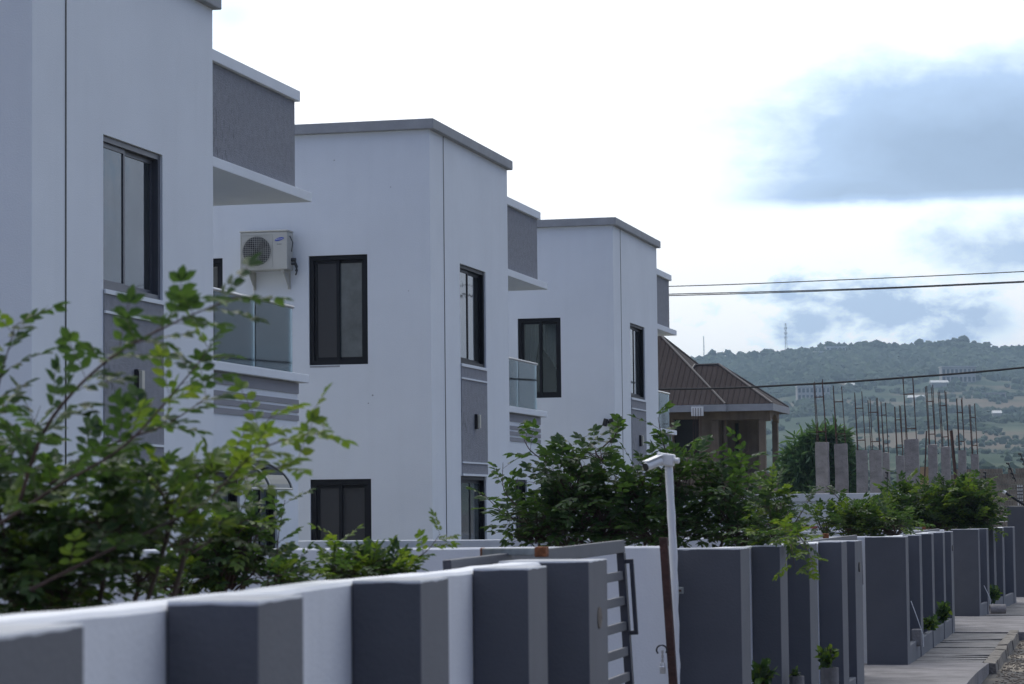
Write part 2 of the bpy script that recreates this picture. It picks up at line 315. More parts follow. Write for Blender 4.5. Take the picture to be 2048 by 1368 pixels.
def hill_mat():
    m = bpy.data.materials.new('hill_scrub'); m.use_nodes = True; N = m.node_tree.nodes; L = m.node_tree.links; b = N['Principled BSDF']; b.inputs['Roughness'].default_value = 1
    b.inputs['Specular IOR Level'].default_value = .1
    tc = N.new('ShaderNodeTexCoord')
    def nz(s, d, off, sc=(1, 1, 1)):
        mp = N.new('ShaderNodeMapping'); mp.inputs['Location'].default_value = (off, off, 0); mp.inputs['Scale'].default_value = sc; L.new(tc.outputs['Object'], mp.inputs[0])
        n = N.new('ShaderNodeTexNoise'); n.inputs['Scale'].default_value = s; n.inputs['Detail'].default_value = d; n.inputs['Roughness'].default_value = .65; L.new(mp.outputs[0], n.inputs['Vector']); return n.outputs[0]
    def ramp(src, stops):
        r = N.new('ShaderNodeValToRGB'); L.new(src, r.inputs[0]); e = r.color_ramp.elements
        e[0].position, e[0].color = stops[0][0], (*stops[0][1], 1); e[1].position, e[1].color = stops[-1][0], (*stops[-1][1], 1)
        for p, c in stops[1:-1]: k = e.new(p); k.color = (*c, 1)
        return r.outputs[0]
    base = ramp(nz(.02, 12, 0), [(.3, (.018, .034, .018)), (.48, (.03, .052, .026)), (.6, (.040, .064, .034)), (.75, (.060, .082, .047))])
    earth = ramp(nz(.009, 9, 40, (.6, .6, 8)), [(.50, (0, 0, 0)), (.62, (.5, .5, .5))])
    ter = ramp(nz(.01, 5, 7, (.25, .25, 14)), [(.56, (0, 0, 0)), (.62, (.6, .6, .6))])
    x = N.new('ShaderNodeMix'); x.data_type = 'RGBA'; L.new(earth, x.inputs[0]); L.new(base, x.inputs[6]); x.inputs[7].default_value = (.25, .165, .12, 1)
    y = N.new('ShaderNodeMix'); y.data_type = 'RGBA'; L.new(ter, y.inputs[0]); L.new(x.outputs[2], y.inputs[6]); y.inputs[7].default_value = (.11, .12, .075, 1)
    L.new(y.outputs[2], b.inputs['Base Color']); return m
M['hill'] = hill_mat()
tag(polar('hills', 380, 5000, 150, math.radians(-25), math.radians(75), 560, hz, M['hill']), kind='structure')
def blob_mesh(items, name, m, seed=1, sub=1):
    r = random.Random(seed); import bmesh
    bm = bmesh.new(); bmesh.ops.create_icosphere(bm, subdivisions=sub, radius=1); bv = np.array([v.co[:] for v in bm.verts]); bf = np.array([[v.index for v in f.verts] for f in bm.faces]); bm.free()
    vs_, fs_ = [], []
    for k, (p, s, h) in enumerate(items):
        ph = np.array([r.uniform(0, 9) for _ in range(3)])
        d = 1+.28*np.sin(bv[:, 0]*3.1+ph[0])*np.sin(bv[:, 1]*3.7+ph[1])+.16*np.sin(bv[:, 2]*6+bv[:, 0]*5+ph[2])+np.array([r.uniform(-.16, .16) for _ in range(len(bv))])
        vs_.append(bv*d[:, None]*np.array([s, s, h])+np.array(p)); fs_.append(bf+k*len(bv))
    v = np.concatenate(vs_); f = np.concatenate(fs_); me = bpy.data.meshes.new(name); me.from_pydata(v.tolist(), [], f.tolist()); me.materials.append(m)
    o = bpy.data.objects.new(name, me); C.objects.link(o); return o
M['wood'] = leafmat('hill_tree_foliage', (.018, .038, .018), (.05, .085, .03), .1, .9)
items = []
tr = random.Random(5)
A0, A1 = azpx(1340), azpx(2110)
while len(items) < 15000:
    r = tr.uniform(560, 2680) if tr.random() < .5 else math.sqrt(tr.uniform(600**2, 2680**2)); a = tr.uniform(A0, A1); p = Vector((r*math.sin(a)/150, r*math.cos(a)/150, 3))
    dens = mn.noise(p)+.6*mn.noise(p*3)+(.6 if r > 2150 else (.12 if r > 1500 else .0))
    if tr.random() > max(0.02, dens*1.5): continue
    s = tr.uniform(1.4, 4.2)*(1.3 if r > 2000 else (.8 if r > 1400 else .5))
    items.append(((r*math.sin(a), r*math.cos(a), hz(r, a)+s*.4), s, s*tr.uniform(.7, 1.05)))
while len(items) < 20500:
    r = tr.uniform(700, 2680); a = tr.uniform(A1, azpx(3700)); p = Vector((r*math.sin(a)/150, r*math.cos(a)/150, 3))
    if tr.random() > max(0.02, (mn.noise(p)+.6*mn.noise(p*3)+(.6 if r > 2150 else .1))*1.5): continue
    s = tr.uniform(2.0, 5)*(1.3 if r > 2000 else .8); items.append(((r*math.sin(a), r*math.cos(a), hz(r, a)+s*.4), s, s*tr.uniform(.7, 1.05)))
crest = []
for _ in range(330):
    r = tr.uniform(2540, 2680); a = tr.uniform(azpx(1350), A1); s = tr.choice([2.5, 3, 4, 5.5, 7, 8])*tr.uniform(.8, 1.1); z = hz(r, a)+s*tr.choice([.4, .5, .9]); x_, y_ = r*math.sin(a), r*math.cos(a)
    for k in range(4): crest.append(((x_+tr.gauss(0, s*.55), y_+tr.gauss(0, s*.4), z+tr.uniform(-.25, .3)*s), s*tr.uniform(.4, .7), s*tr.uniform(.3, .5)))
tag(blob_mesh(items, 'hill_woodland', M['wood']), 'dense dark green woodland and bushes spread over the far hazy hillside', 'woodland', kind='stuff')
tag(blob_mesh(crest, 'crest_woodland', M['wood'], 2, 2), 'line of rounded tree crowns along the crest of the far hill', 'woodland', kind='stuff')
# ------------------------------------------------------------ things on the hill
def hillpt(x, y):                              # first hit of the sight line with the hill
    r0 = ray(x, y).normalized(); t = 500.
    while t < 4500:
        p = r0*t; r = math.hypot(p.x, p.y)
        if hz(r, math.atan2(p.x, p.y)) > p.z: return p
        t += 8
    return r0*2600
def hill_building(name, x, y, w, h, dpt, label, cat, cols=0, rows=1, wallm='farwall', roofm='roofpale'):
    p = hillpt(x, y); r = empty(name, p, YAW, label, cat)
    mb = MB(); mb.box(-w/2, w/2, 0, dpt, -2, h); mb.build('wall', M[wallm], r)
    rf = MB(); rf.box(-w/2-.5, w/2+.5, -.5, dpt+.5, h+.003, h+.5); rf.build('roof', M[roofm], r)
    for j in range(rows):
        for i in range(cols):
            ww = MB(); u = -w/2+(i+.5)*w/cols; z = j*h/rows+.6; ww.box(u-w/cols*.3, u+w/cols*.3, -.05, .1, z, z+h/rows*.6); ww.build('window', M['dark'], r)
    return r
hill_building('hilltop_house', 1672, 712, 19, 9, 12, 'pale two tier house standing among trees on the hill crest', 'house', 5, 2, 'roofpale')
hill_building('hilltop_house', 1640, 716, 10, 6, 10, 'small pale house just below the larger one on the hill crest', 'house', 3, 1, 'roofpale')
hill_building('unfinished_block', 1918, 765, 26, 12, 12, 'unfinished grey concrete block with rows of open windows high on the hill', 'building', 8, 2)
hill_building('unfinished_block', 1628, 800, 24, 10, 12, 'unfinished grey concrete block low on the hill behind the roof of the brown house', 'building', 8, 2)
hill_building('hill_house', 1796, 735, 17, 2.6, 9, 'low house with a long pale roof half way up the hill', 'house', 4, 1)
hill_building('hill_house', 2030, 740, 14, 3, 9, 'low pale roofed house near the right edge beside the bare track', 'house', 3, 1)
hill_building('hill_house', 1984, 796, 20, 3.4, 9, 'long low house with a grey roof below the bare track on the hill', 'house', 5, 1, 'farwall', 'farwall')
hill_building('hill_house', 1706, 927, 3.6, 2.2, 4, 'tiny white shed at the foot of the hill seen between two concrete columns', 'shed', 1, 1, 'roofpale')
hr_ = random.Random(12)
for x, y, lab in ((1500, 737, 'tiny hillside house nearest the brown roof, first of a short row below the crest'), (1526, 740, 'tiny hillside house second in the short row right of the brown roof'), (1548, 739, 'tiny hillside house just left below the tall lattice mast'),
    (1590, 741, 'tiny hillside house just right below the tall lattice mast'), (1612, 733, 'tiny hillside house between the lattice mast and the hilltop houses'), (1735, 742, 'tiny hillside house below the two palms, left of the long pale roof'),
    (1765, 768, 'tiny hillside house between the cable and the two palms above it'), (1850, 748, 'tiny hillside house left of the higher unfinished concrete block'), (1880, 775, 'tiny hillside house just under the higher unfinished concrete block'),
    (1945, 720, 'tiny hillside house near the crest right above the higher unfinished block'), (1968, 727, 'tiny hillside house near the dip of the ridge towards the right edge'), (2012, 716, 'tiny hillside house on the right end of the ridge line'),
    (2040, 722, 'tiny hillside house at the very right edge under the ridge line'), (1995, 838, 'tiny hillside house low on the slope above the rightmost rods'), (1700, 778, 'tiny hillside house seen between the rods of the second and third columns'), (1830, 802, 'tiny hillside house seen through the rods of the tallest column')):
    p = hillpt(x, y); w = hr_.uniform(5, 13); h = hr_.uniform(2.2, 4); r = empty('hillside_house', p, YAW+hr_.uniform(-.5, .5), lab, 'house', 'tiny houses scattered over the hill')
    b = MB(); b.box(-w/2, w/2, 0, 7, -2, h); b.build('wall', M[hr_.choice(['roofpale', 'farwall', 'farwall'])], r); b = MB(); b.extr([(-w/2-.4, -.4, h+.01), (-w/2-.4, 7.4, h+.01), (-w/2-.4, 3.5, h+1.8)], (w+.8, 0, 0)); b.build('roof', M[hr_.choice(['roofpale', 'brick'])], r)
def mast(x, yb, yt, w, label):
    p = hillpt(x, yb); p2 = ray(x, yt); h = p2.z/p2.y*p.y-p.z+2; r = empty('radio_mast', p-Vector((0, 0, 2)), 0, label, 'radio mast')
    mb = MB()
    for a in range(3):
        t = a*2.094; mb.tube([(math.cos(t)*w, math.sin(t)*w, 0), (math.cos(t)*w*.35, math.sin(t)*w*.35, h)], .16, 4)
    n = int(h/3)
    for k in range(n):
        z = k*h/n; z2 = (k+1)*h/n; f1 = w*(1-.65*k/n); f2 = w*(1-.65*(k+1)/n)
        for a in range(3):
            t = a*2.094; u = (a+1)*2.094; mb.tube([(math.cos(t)*f1, math.sin(t)*f1, z), (math.cos(u)*f2, math.sin(u)*f2, z2)], .09, 4)
    mb.build('lattice', M['galv'], r)
    if w > 1:
        for z in (.55, .68, .82):
            for a in range(3): b = MB(); t = a*2.094+.5; b.box(math.cos(t)*1.3-.3, math.cos(t)*1.3+.3, math.sin(t)*1.3-.3, math.sin(t)*1.3+.3, h*z, h*z+2.2); b.build('antenna', M['whiteplastic'], r)
mast(1572, 712, 646, 1.5, 'tall lattice radio mast with antennas on the hill crest')
mast(1408, 724, 672, .6, 'thin pale mast on the skyline just above the brown roof')
def palm(x, y, h, label):
    p = hillpt(x, y); r = empty('palm_tree', p, 0, label, 'palm tree', 'palms on the hill crest')
    MB().tube([(0, 0, -2), (.2, 0, h*.5), (0, 0, h)], [.35, .25, .2], 6).build('trunk', M['bark'], r)
    b = MB()
    for k in range(14):
        a = k*.45; l = 2.6
        pts = [Vector((math.cos(a)*t*l, math.sin(a)*t*l, h+.9*math.sin(t*2.6)-1.2*t*t)) for t in (0, .35, .7, 1)]; s = Vector((-math.sin(a), math.cos(a), 0))*.35
        for i in range(3): b.q(pts[i]-s, pts[i+1]-s, pts[i+1]+s, pts[i]+s)
    b.build('crown', M['wood'], r)
palm(1768, 708, 8, 'taller palm of the two standing above the woodland crest'); palm(1783, 709, 6, 'shorter palm of the two, right of the taller one on the crest')
# ------------------------------------------------------------ houses
E0 = 1.85                                       # house root sits 1.85 m under the eye
def holes_wall(mb, org, ud, nd, u0, u1, z0, z1, holes, dep=.12):
    """outer face of a wall with recessed openings. holes: (ua,ub,za,zb)"""
    us = sorted({u0, u1, *[h[0] for h in holes], *[h[1] for h in holes]}); zs = sorted({z0, z1, *[h[2] for h in holes], *[h[3] for h in holes]})
    P = lambda u, z, d=0: Vector(org)+Vector(ud)*u+Vector((0, 0, z))-Vector(nd)*d
    for i in range(len(us)-1):
        for j in range(len(zs)-1):
            um, zm = (us[i]+us[i+1])/2, (zs[j]+zs[j+1])/2
            if any(h[0] < um < h[1] and h[2] < zm < h[3] for h in holes): continue
            mb.q(P(us[i], zs[j]), P(us[i+1], zs[j]), P(us[i+1], zs[j+1]), P(us[i], zs[j+1]))
    for a, b, c, d in holes:
        mb.q(P(a, c), P(a, c, dep), P(a, d, dep), P(a, d)); mb.q(P(b, c), P(b, d), P(b, d, dep), P(b, c, dep))
        mb.q(P(a, d), P(a, d, dep), P(b, d, dep), P(b, d)); mb.q(P(a, c), P(b, c), P(b, c, dep), P(a, c, dep))
def window(root, org, ud, nd, ua, ub, za, zb, dep=.05, name='window', panes=('glassdark', 'glassdark'), fm='frame', fw=.06, split=.5, recess2=.04, label=None, grille=False):
    """aluminium slider: outer frame, two sashes, glass. The window is a part, its panes are sub-parts."""
    ud, nd = Vector(ud), Vector(nd); O = Vector((0, 0, -E0)); org = Vector(org)
    def B(mb, a, b, c, d, n0, n1):
        ce = org+ud*(a+b)/2+Vector((0, 0, (c+d)/2))+nd*(n0+n1)/2; mb.obox(ce, ud*(b-a)/2, Vector((0, 0, (d-c)/2)), nd*(n1-n0)/2)
    f = MB(O); n0, n1 = -dep-.07, -dep+.02
    B(f, ua, ub, zb-fw, zb, n0, n1); B(f, ua, ub, za, za+fw, n0, n1); B(f, ua, ua+fw, za+fw, zb-fw, n0, n1); B(f, ub-fw, ub, za+fw, zb-fw, n0, n1)
    us = ua+fw+(ub-ua-2*fw)*split; sf = .05
    for (a, b, off) in ((ua+fw, us+sf/2+.01, -.012), (us-sf/2-.01, ub-fw, -.047)):
        q0, q1 = -dep+off-.03, -dep+off
        B(f, a, b, zb-fw-sf, zb-fw-.001, q0, q1); B(f, a, b, za+fw+.001, za+fw+sf, q0, q1); B(f, a+.001, a+sf, za+fw+sf, zb-fw-sf, q0, q1); B(f, b-sf, b-.001, za+fw+sf, zb-fw-sf, q0, q1)
    w = f.build(name, M[fm], root)
    if label: w['label'] = label
    for k, (a, b, off) in enumerate(((ua+fw+sf, us-sf/2+.01, -.012), (us+sf/2-.01, ub-fw-sf, -.047))):
        p = MB(O); B(p, a, b, za+fw+sf, zb-fw-sf, -dep+off-.02, -dep+off-.012); p.build('pane', M[panes[k]], w)
    if grille:
        g = MB(O); q = -dep-.10
        u1, u2 = ua+fw, ub-fw
        for t in (.25, .5, .75): B(g, u1+(u2-u1)*t-.006, u1+(u2-u1)*t+.006, za+fw, zb-fw, q-.012, q)
        g.build('security_bar', M['black'], w)
    return w
HP = [(-10.23, 22.96, 0.), (-10.42, 38.03, .028), (-10.46, 52.39, .05)]
LAB = ['nearest white two storey house at the left edge, cut off by the frame', 'middle white two storey house carrying the outdoor air conditioner on its side wall', 'farthest white two storey house, its side window hung with a pale curtain']
def house(i):
    Xf, Yn, dz = HP[i]
    R = empty('white_house', (Xf, Yn, -E0+dz), 0, LAB[i], 'house', 'row of white two storey houses'); O = Vector((0, 0, -E0))
    zb, zt, W = -1.85, 5.762, 10.0
    W1 = (1.76, 3.42, 2.28, 3.87); W0 = (1.70, 3.34, -1.1, .50)
    side = {0: [], 1: [(-1.94, -1.0, 2.20, 3.885), (-1.935, -.965, -1.0, .45)], 2: [(-2.03, -1.12, 2.23, 3.885), (-1.68, -1.07, -.9, .52)]}[i]
    side_far = [(-4.2, -3.34, 2.0, 3.9)] if i == 1 else []
    mb = MB(O)
    holes_wall(mb, (0, 0, 0), (0, 1, 0), (1, 0, 0), 0, 5.0, zb, zt, [W1, W0, ])
    holes_wall(mb, (0, 0, 0), (1, 0, 0), (0, -1, 0), -W, 0, zb, zt, side+side_far)
    mb.q((0, 5, zb), (-1.9, 5, zb), (-1.9, 5, zt), (0, 5, zt)); mb.q((-W, 0, zb), (-W, 0, zt), (-W, 9.7, zt), (-W, 9.7, zb))
    mb.q((-W, 0, zt), (0, 0, zt), (0, 5, zt), (-W, 5, zt))
    # recessed upper storey of the wing and its back
    mb.q((-1.9, 5, 1.7), (-1.9, 9.7, 1.7), (-1.9, 9.7, 5.4), (-1.9, 5, 5.4)); mb.q((-1.9, 9.7, zb), (-W, 9.7, zb), (-W, 9.7, 5.4), (-1.9, 9.7, 5.4))
    mb.q((-W, 5, 5.4), (-1.9, 5, 5.4), (-1.9, 9.7, 5.4), (-W, 9.7, 5.4))
    # ground floor of the wing
    wx = -.55; D = [(5.9, 7.42, -1.6, .48), (7.9, 8.85, -1.6, .48)] if i == 0 else [(5.9, 7.25, -1.6, .50), (7.65, 8.6, -1.6, .50)]
    holes_wall(mb, (wx, 0, 0), (0, 1, 0), (1, 0, 0), 5, 9.70, zb, 1.68, D)
    mb.q((wx, 9.7, zb), (-1.9, 9.7, zb), (-1.9, 9.7, 1.68), (wx, 9.7, 1.68)); mb.q((wx, 5, 1.68), (wx, 9.7, 1.68), (-1.9, 9.7, 1.68), (-1.9, 5, 1.68))
    mb.build('wall', M['white'], R)
    # corner bead: the slightly smoother front strip beside the groove
    g = MB(O); g.box(0.001, .006, .785, .815, zb, zt); g.build('expansion_joint', M['black'], R)
    c = MB(O); h = .16
    c.box(-W-.05, .085, -.085, .10, zt+.002, zt+h); c.box(-.10, .085, .10, 5.085, zt+.002, zt+h); c.box(-W-.05, -.10, 4.9, 5.085, zt+.002, zt+h); c.build('coping', M['coping'], R, bevel=.012)
    # canopy over the balcony
    s = MB(O); s.box(-2.6, -.44, 5.003, 10.02, 4.115, 4.24); s.build('canopy_slab', M['white'], R, bevel=.008)
    p = MB(O); p.box(-2.5, wx, 5.003, 9.64, 4.242, 5.42); p.build('canopy_parapet', M['texgrey'], R)
    p = MB(O); p.box(-2.55, wx+.055, 5.003, 9.72, 5.422, 5.565); p.build('parapet_coping', M['white'], R, bevel=.008)
    # front panel between the windows
    p = MB(O); p.box(.001, .012, W1[0], W1[1], .52, 2.275); fp = p.build('facade_panel', M['texgrey'], R)
    for z0, z1 in ((2.235, 2.279), (2.035, 2.06), (.70, .725), (.503, .535)): l = MB(O); l.box(.0125, .03, W1[0]-.005, W1[1]+.005, z0, z1); l.build('white_band', M['white'], fp)
    window(R, (0, 0, 0), (0, 1, 0), (1, 0, 0), *W1, panes=('glassreflect', 'glassreflect'), fm='framegrey' if i == 0 else 'frame', split=.42)
    window(R, (0, 0, 0), (0, 1, 0), (1, 0, 0), *W0, panes=('glassgreen', 'glassgreen'), split=.5, grille=(i == 1))
    la = MB(O); la.box(.0125, .06, 2.56, 2.66, 1.26, 1.50); lamp = la.build('wall_lamp', M['black'], R, bevel=.006)
    la = MB(O); la.box(.0605, .10, 2.57, 2.65, 1.275, 1.485); la.build('lamp_shade', M['beige'], lamp, bevel=.006)
    # balcony
    b = MB(O); b.box(-1.9, wx+.10, 5.003, 9.90, 1.69, 1.80); b.build('balcony_sill', M['white'], R, bevel=.008)
    for z0, z1 in ((1.54, 1.68), (1.395, 1.46), (1.29, 1.36), (1.185, 1.255)):
        b = MB(O); b.box(wx+.002, wx+.014, 5.003, 9.716, z0, z1); b.box(-1.85, wx+.0018, 9.702, 9.716, z0, z1); b.build('grey_stripe', M['stripegrey'], R)
    gl = MB(O)
    for a, bb in ((5.06, 6.55), (6.58, 8.07), (8.10, 9.55)): gl.box(wx-.03, wx-.018, a, bb, 1.80, 2.66)
    gl.box(-1.86, wx-.08, 9.53, 9.542, 1.80, 2.66); rl = gl.build('glass_railing', M['railglass'], R)
    hr = MB(O); hr.tube([(wx-.024, 5.02, 2.68), (wx-.024, 9.60, 2.68)], .024, 8); hr.tube([(wx-.024, 9.536, 2.68), (-1.88, 9.536, 2.68)], .022, 8); hr.build('handrail', M['steel'], rl, smooth=True)
    # doors and side windows
    for d_ in D: window(R, (wx, 0, 0), (0, 1, 0), (1, 0, 0), *d_, name='glass_door', panes=('glassdark', 'glassgreen'))
    for k, d_ in enumerate(side):
        if i == 2 and k == 0:
            window(R, (0, 0, 0), (1, 0, 0), (0, -1, 0), *d_, panes=('windowclear', 'windowclear'), fw=.07)
            cu = MB(O)                                                   # curtains, drawn to one side of each pane
            def curtain(ua, ub, top, pts):
                n = 26
                for j in range(n):
                    u = ua+(ub-ua)*j/n; u2 = ua+(ub-ua)*(j+1)/n
                    zl = interp((u-ua)/(ub-ua), *pts); zl2 = interp((u2-ua)/(ub-ua), *pts)
                    y1 = .30+.018*math.sin(j*1.9); y2 = .30+.018*math.sin((j+1)*1.9); cu.q((u, y1, zl), (u2, y2, zl2), (u2, y2, top), (u, y1, top))
            curtain(-1.98, -1.60, 3.8, ([0, .45, .8, 1], [2.3, 2.3, 3.3, 3.5])); curtain(-1.56, -1.16, 3.8, ([0, .3, .65, 1], [3.25, 3.1, 2.85, 2.7]))
            cu.build('curtain', M['fabric'], R)
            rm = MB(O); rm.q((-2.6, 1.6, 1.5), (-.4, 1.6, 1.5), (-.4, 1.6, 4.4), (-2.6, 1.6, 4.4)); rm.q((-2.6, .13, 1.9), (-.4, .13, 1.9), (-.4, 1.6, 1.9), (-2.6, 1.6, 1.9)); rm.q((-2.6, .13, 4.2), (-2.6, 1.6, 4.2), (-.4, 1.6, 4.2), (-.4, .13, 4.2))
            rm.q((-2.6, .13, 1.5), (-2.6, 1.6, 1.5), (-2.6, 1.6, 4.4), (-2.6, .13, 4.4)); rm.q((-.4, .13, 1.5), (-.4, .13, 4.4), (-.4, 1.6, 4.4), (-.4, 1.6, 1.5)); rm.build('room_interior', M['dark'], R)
        else: window(R, (0, 0, 0), (1, 0, 0), (0, -1, 0), *d_, panes=('screen', 'glassgreen') if d_[3] > 2 else ('screen', 'screen'), fw=.07 if d_[3] > 2 else .085, split=.46)
    if i == 1:
        lv_ = MB(O)
        for k in range(13): z_ = -.9+k*.095; lv_.box(-1.38, -1.08, -.0, .002, z_, z_+.012) if False else lv_.box(-1.385, -1.10, .112, .1135, z_, z_+.012)
        lv_.build('blind_slats', M['framegrey'], R)
    for d_ in side_far: window(R, (0, 0, 0), (1, 0, 0), (0, -1, 0), *d_, fw=.07)
    if i == 0:                                                          # arched clear awning over the doors
        aw = MB(O); n = 10; ya, yb_ = 5.95, 7.6
        def ap(t, y): return Vector((wx+.62*math.sin(t*1.45), y, .22+.42*math.cos(t*1.45)))
        for j in range(n):
            aw.q(ap(j/n, ya), ap(j/n, yb_), ap((j+1)/n, yb_), ap((j+1)/n, ya))
        a = aw.build('door_awning', M['clearglass'], R, smooth=True)
        br = MB(O)
        for y in (ya, (ya+yb_)/2, yb_): br.tube([ap(j/n, y)+Vector((.004, 0, .004)) for j in range(n+1)], .013, 6); br.tube([(wx+.01, y, .28), tuple(ap(1, y))], .011, 6)
        br.tube([ap(1, ya), ap(1, yb_)], .015, 6); br.build('awning_frame', M['acwhite'], a)
    if i == 1:                                                          # thin conduit down from the air conditioner
        k = MB(O); k.tube([(-2.83, -.015, 3.6), (-2.83, -.015, -1.5)], .010, 6); k.build('drain_hose', M['whiteplastic'], R)
        for q_, (x_, z_, r_) in enumerate(((-.93, 1.72, .014), (-1.0, 1.60, .010), (-.62, 4.9, .008), (-1.52, 5.35, .010), (-.35, 3.3, .007))):
            k = MB(O); k.tube([(x_, -.002, z_), (x_, .001, z_)], r_, 9); k.build('wall_scar', M['coping'], R)
        k = MB(O); k.box(-1.93, -1.45, -.004, .012, 2.165, 2.19); k.build('cracked_sill_patch', M['coping'], R)
    return R
for i in range(3): house(i)
# air conditioner on the middle house
def text_mesh(s, size, depth=.002):
    cu = bpy.data.curves.new('t', 'FONT'); cu.body = s; cu.size = size; cu.extrude = depth; cu.align_x = 'CENTER'; cu.align_y = 'CENTER'
    o = bpy.data.objects.new('t', cu); C.objects.link(o); dg = bpy.context.evaluated_depsgraph_get(); me = bpy.data.meshes.new_from_object(o.evaluated_get(dg)); bpy.data.objects.remove(o); return me
def air_conditioner():
    Xf, Yn, dz = HP[1]; x0, x1, z0, z1 = Xf-2.93, Xf-2.17, 3.66+dz, 4.24+dz; y1 = Yn-.06; y0 = y1-.29
    O = Vector(((x0+x1)/2, y1, z0)); R = empty('air_conditioner', O, 0, 'cream outdoor air conditioner unit bracketed to the middle house side wall', 'air conditioner')
    c = MB(O); c.box(x0, x1, y0, y1, z0, z1); c.box(x0-.01, x1+.01, y0-.01, y1, z1+.001, z1+.03); c.build('casing', M['acwhite'], R, bevel=.012)
    cx_, cz_, rr = x0+.27, (z0+z1)/2+.0, .225
    d = MB(O); d.tube([(cx_, y0-.003, cz_), (cx_, y0+.0005, cz_)], rr, 40); d.build('fan_opening', M['acdark'], R)
    fa = MB(O)
    for k in range(4):
        a = k*math.pi/2+.4; p = [(cx_+math.cos(a+t)*q, y0-.006, cz_+math.sin(a+t)*q) for t, q in ((0, .04), (.0, .2), (.7, .2), (.9, .04))]; fa.extr(p, (0, -.002, 0))
    fa.tube([(cx_, y0-.012, cz_), (cx_, y0-.004, cz_)], .045, 16); fa.build('fan', M['frame'], R)
    g = MB(O)
    for k in range(-7, 8):
        q = k*.03; h = math.sqrt(max(0, (rr+.012)**2-q*q))
        g.box(cx_+q-.0016, cx_+q+.0016, y0-.020, y0-.016, cz_-h, cz_+h); g.box(cx_-h, cx_+h, y0-.0245, y0-.0205, cz_+q-.0016, cz_+q+.0016)
    g.tube([(cx_+math.cos(t/20*math.pi)*(rr+.012), y0-.018, cz_+math.sin(t/20*math.pi)*(rr+.012)) for t in range(41)], .005, 6, False); g.build('fan_grille', M['acwhite'], R)
    f = MB(O); w = .255
    for b_ in ((cx_-w, cx_+w, cz_+w-.008, cz_+w), (cx_-w, cx_+w, cz_-w, cz_-w+.008), (cx_-w, cx_-w+.008, cz_-w+.008, cz_+w-.008), (cx_+w-.008, cx_+w, cz_-w+.008, cz_+w-.008)): f.box(b_[0], b_[1], y0-.008, y0-.0005, b_[2], b_[3])
    f.build('grille_frame', M['acwhite'], R)
    lg = MB(O); lx, lz = x1-.125, z1-.115
    pts = [(lx+math.cos(t)*.075*math.cos(.22)-math.sin(t)*.024*math.sin(.22), y0-.001, lz+math.cos(t)*.075*math.sin(.22)+math.sin(t)*.024*math.cos(.22)) for t in np.linspace(0, 2*math.pi, 28)[:-1]]
    lg.extr(pts, (0, -.003, 0)); lo = lg.build('logo', M['logoblue'], R)
    me = text_mesh('SAMSUNG', .026); me.materials.append(M['whiteplastic']); t = bpy.data.objects.new('logo_lettering', me); C.objects.link(t); t.parent = lo; t.location = (lx-O.x, y0-.0045-O.y, lz-O.z); t.rotation_euler = (math.pi/2, -.1, 0)
    me = text_mesh('Inverter', .022); me.materials.append(M['acdark']); t = bpy.data.objects.new('small_lettering', me); C.objects.link(t); t.parent = R; t.location = (lx-O.x, y0-.002-O.y, lz-.075-O.z); t.rotation_euler = (math.pi/2, 0, 0)
    b = MB(O)
    for x in (x0+.12, x1-.08):
        br = MB(O); br.box(x-.02, x+.02, y0+.02, y1+.058, z0-.03, z0-.002); br.box(x-.02, x+.02, y1+.03, y1+.058, z0-.28, z0-.03); br.extr([(x-.006, y0+.04, z0-.03), (x-.006, y1+.03, z0-.03), (x-.006, y1+.03, z0-.27)], (.012, 0, 0)); br.build('bracket', M['acwhite'], R)
    v = MB(O)
    for z, r_ in ((z0+.16, .03), (z0+.10, .022)): v.tube([(x1+.002, y0+.2, z), (x1+.07, y0+.2, z)], r_, 10); v.tube([(x1+.05, y0+.2, z), (x1+.08, y0+.24, z-.10), (x1+.03, y1+.03, z-.16)], .012, 6)
    v.tube([(x1+.01, y0+.1, z1-.06), (x1+.05, y0+.12, z1-.16), (x1+.02, y0+.15, z1-.3)], .008, 6); v.build('valve', M['acdark'], R)
air_conditioner()
# black floodlight cameras on the far house
for (x, y, lab, nrm) in ((1219, 843, 'pair of small black floodlights fixed on the side wall of the farthest house', 0), (1241, 843, 'small black camera on a bracket at the front corner of the farthest house', 1)):
    Xf, Yn, dz = HP[2]; P = at(x, y, Yn-.04)
    R = empty('security_floodlight' if nrm == 0 else 'corner_camera', P, 0, lab, 'floodlight' if nrm == 0 else 'camera'); b = MB(P)
    if nrm == 0:
        b.box(P.x-.04, P.x+.04, Yn-.04, Yn-.002, P.z-.04, P.z+.02); b.build('bracket', M['black'], R)
        for s in (-1, 1):
            h = MB(P); h.obox(P+Vector((s*.07, -.08, -.02)), (.042, 0, s*.012), (0, .05, 0), (-s*.02, 0, .075)); h.build('lamp_head', M['black'], R, bevel=.01)
    else:
        b.tube([(Xf+.0, P.y+.3, P.z), (Xf+.1, P.y+.12, P.z), (Xf+.02, P.y, P.z)], .02, 6); b.build('bracket', M['black'], R)
        h = MB(P); h.obox((Xf+.1, P.y, P.z-.0), (.10, 0, .012), (0, .04, 0), (0, 0, .035)); h.obox((Xf+.13, P.y, P.z+.055), (.09, 0, -.012), (0, .035, 0), (0, 0, .008)); h.build('camera_body', M['black'], R, bevel=.008)
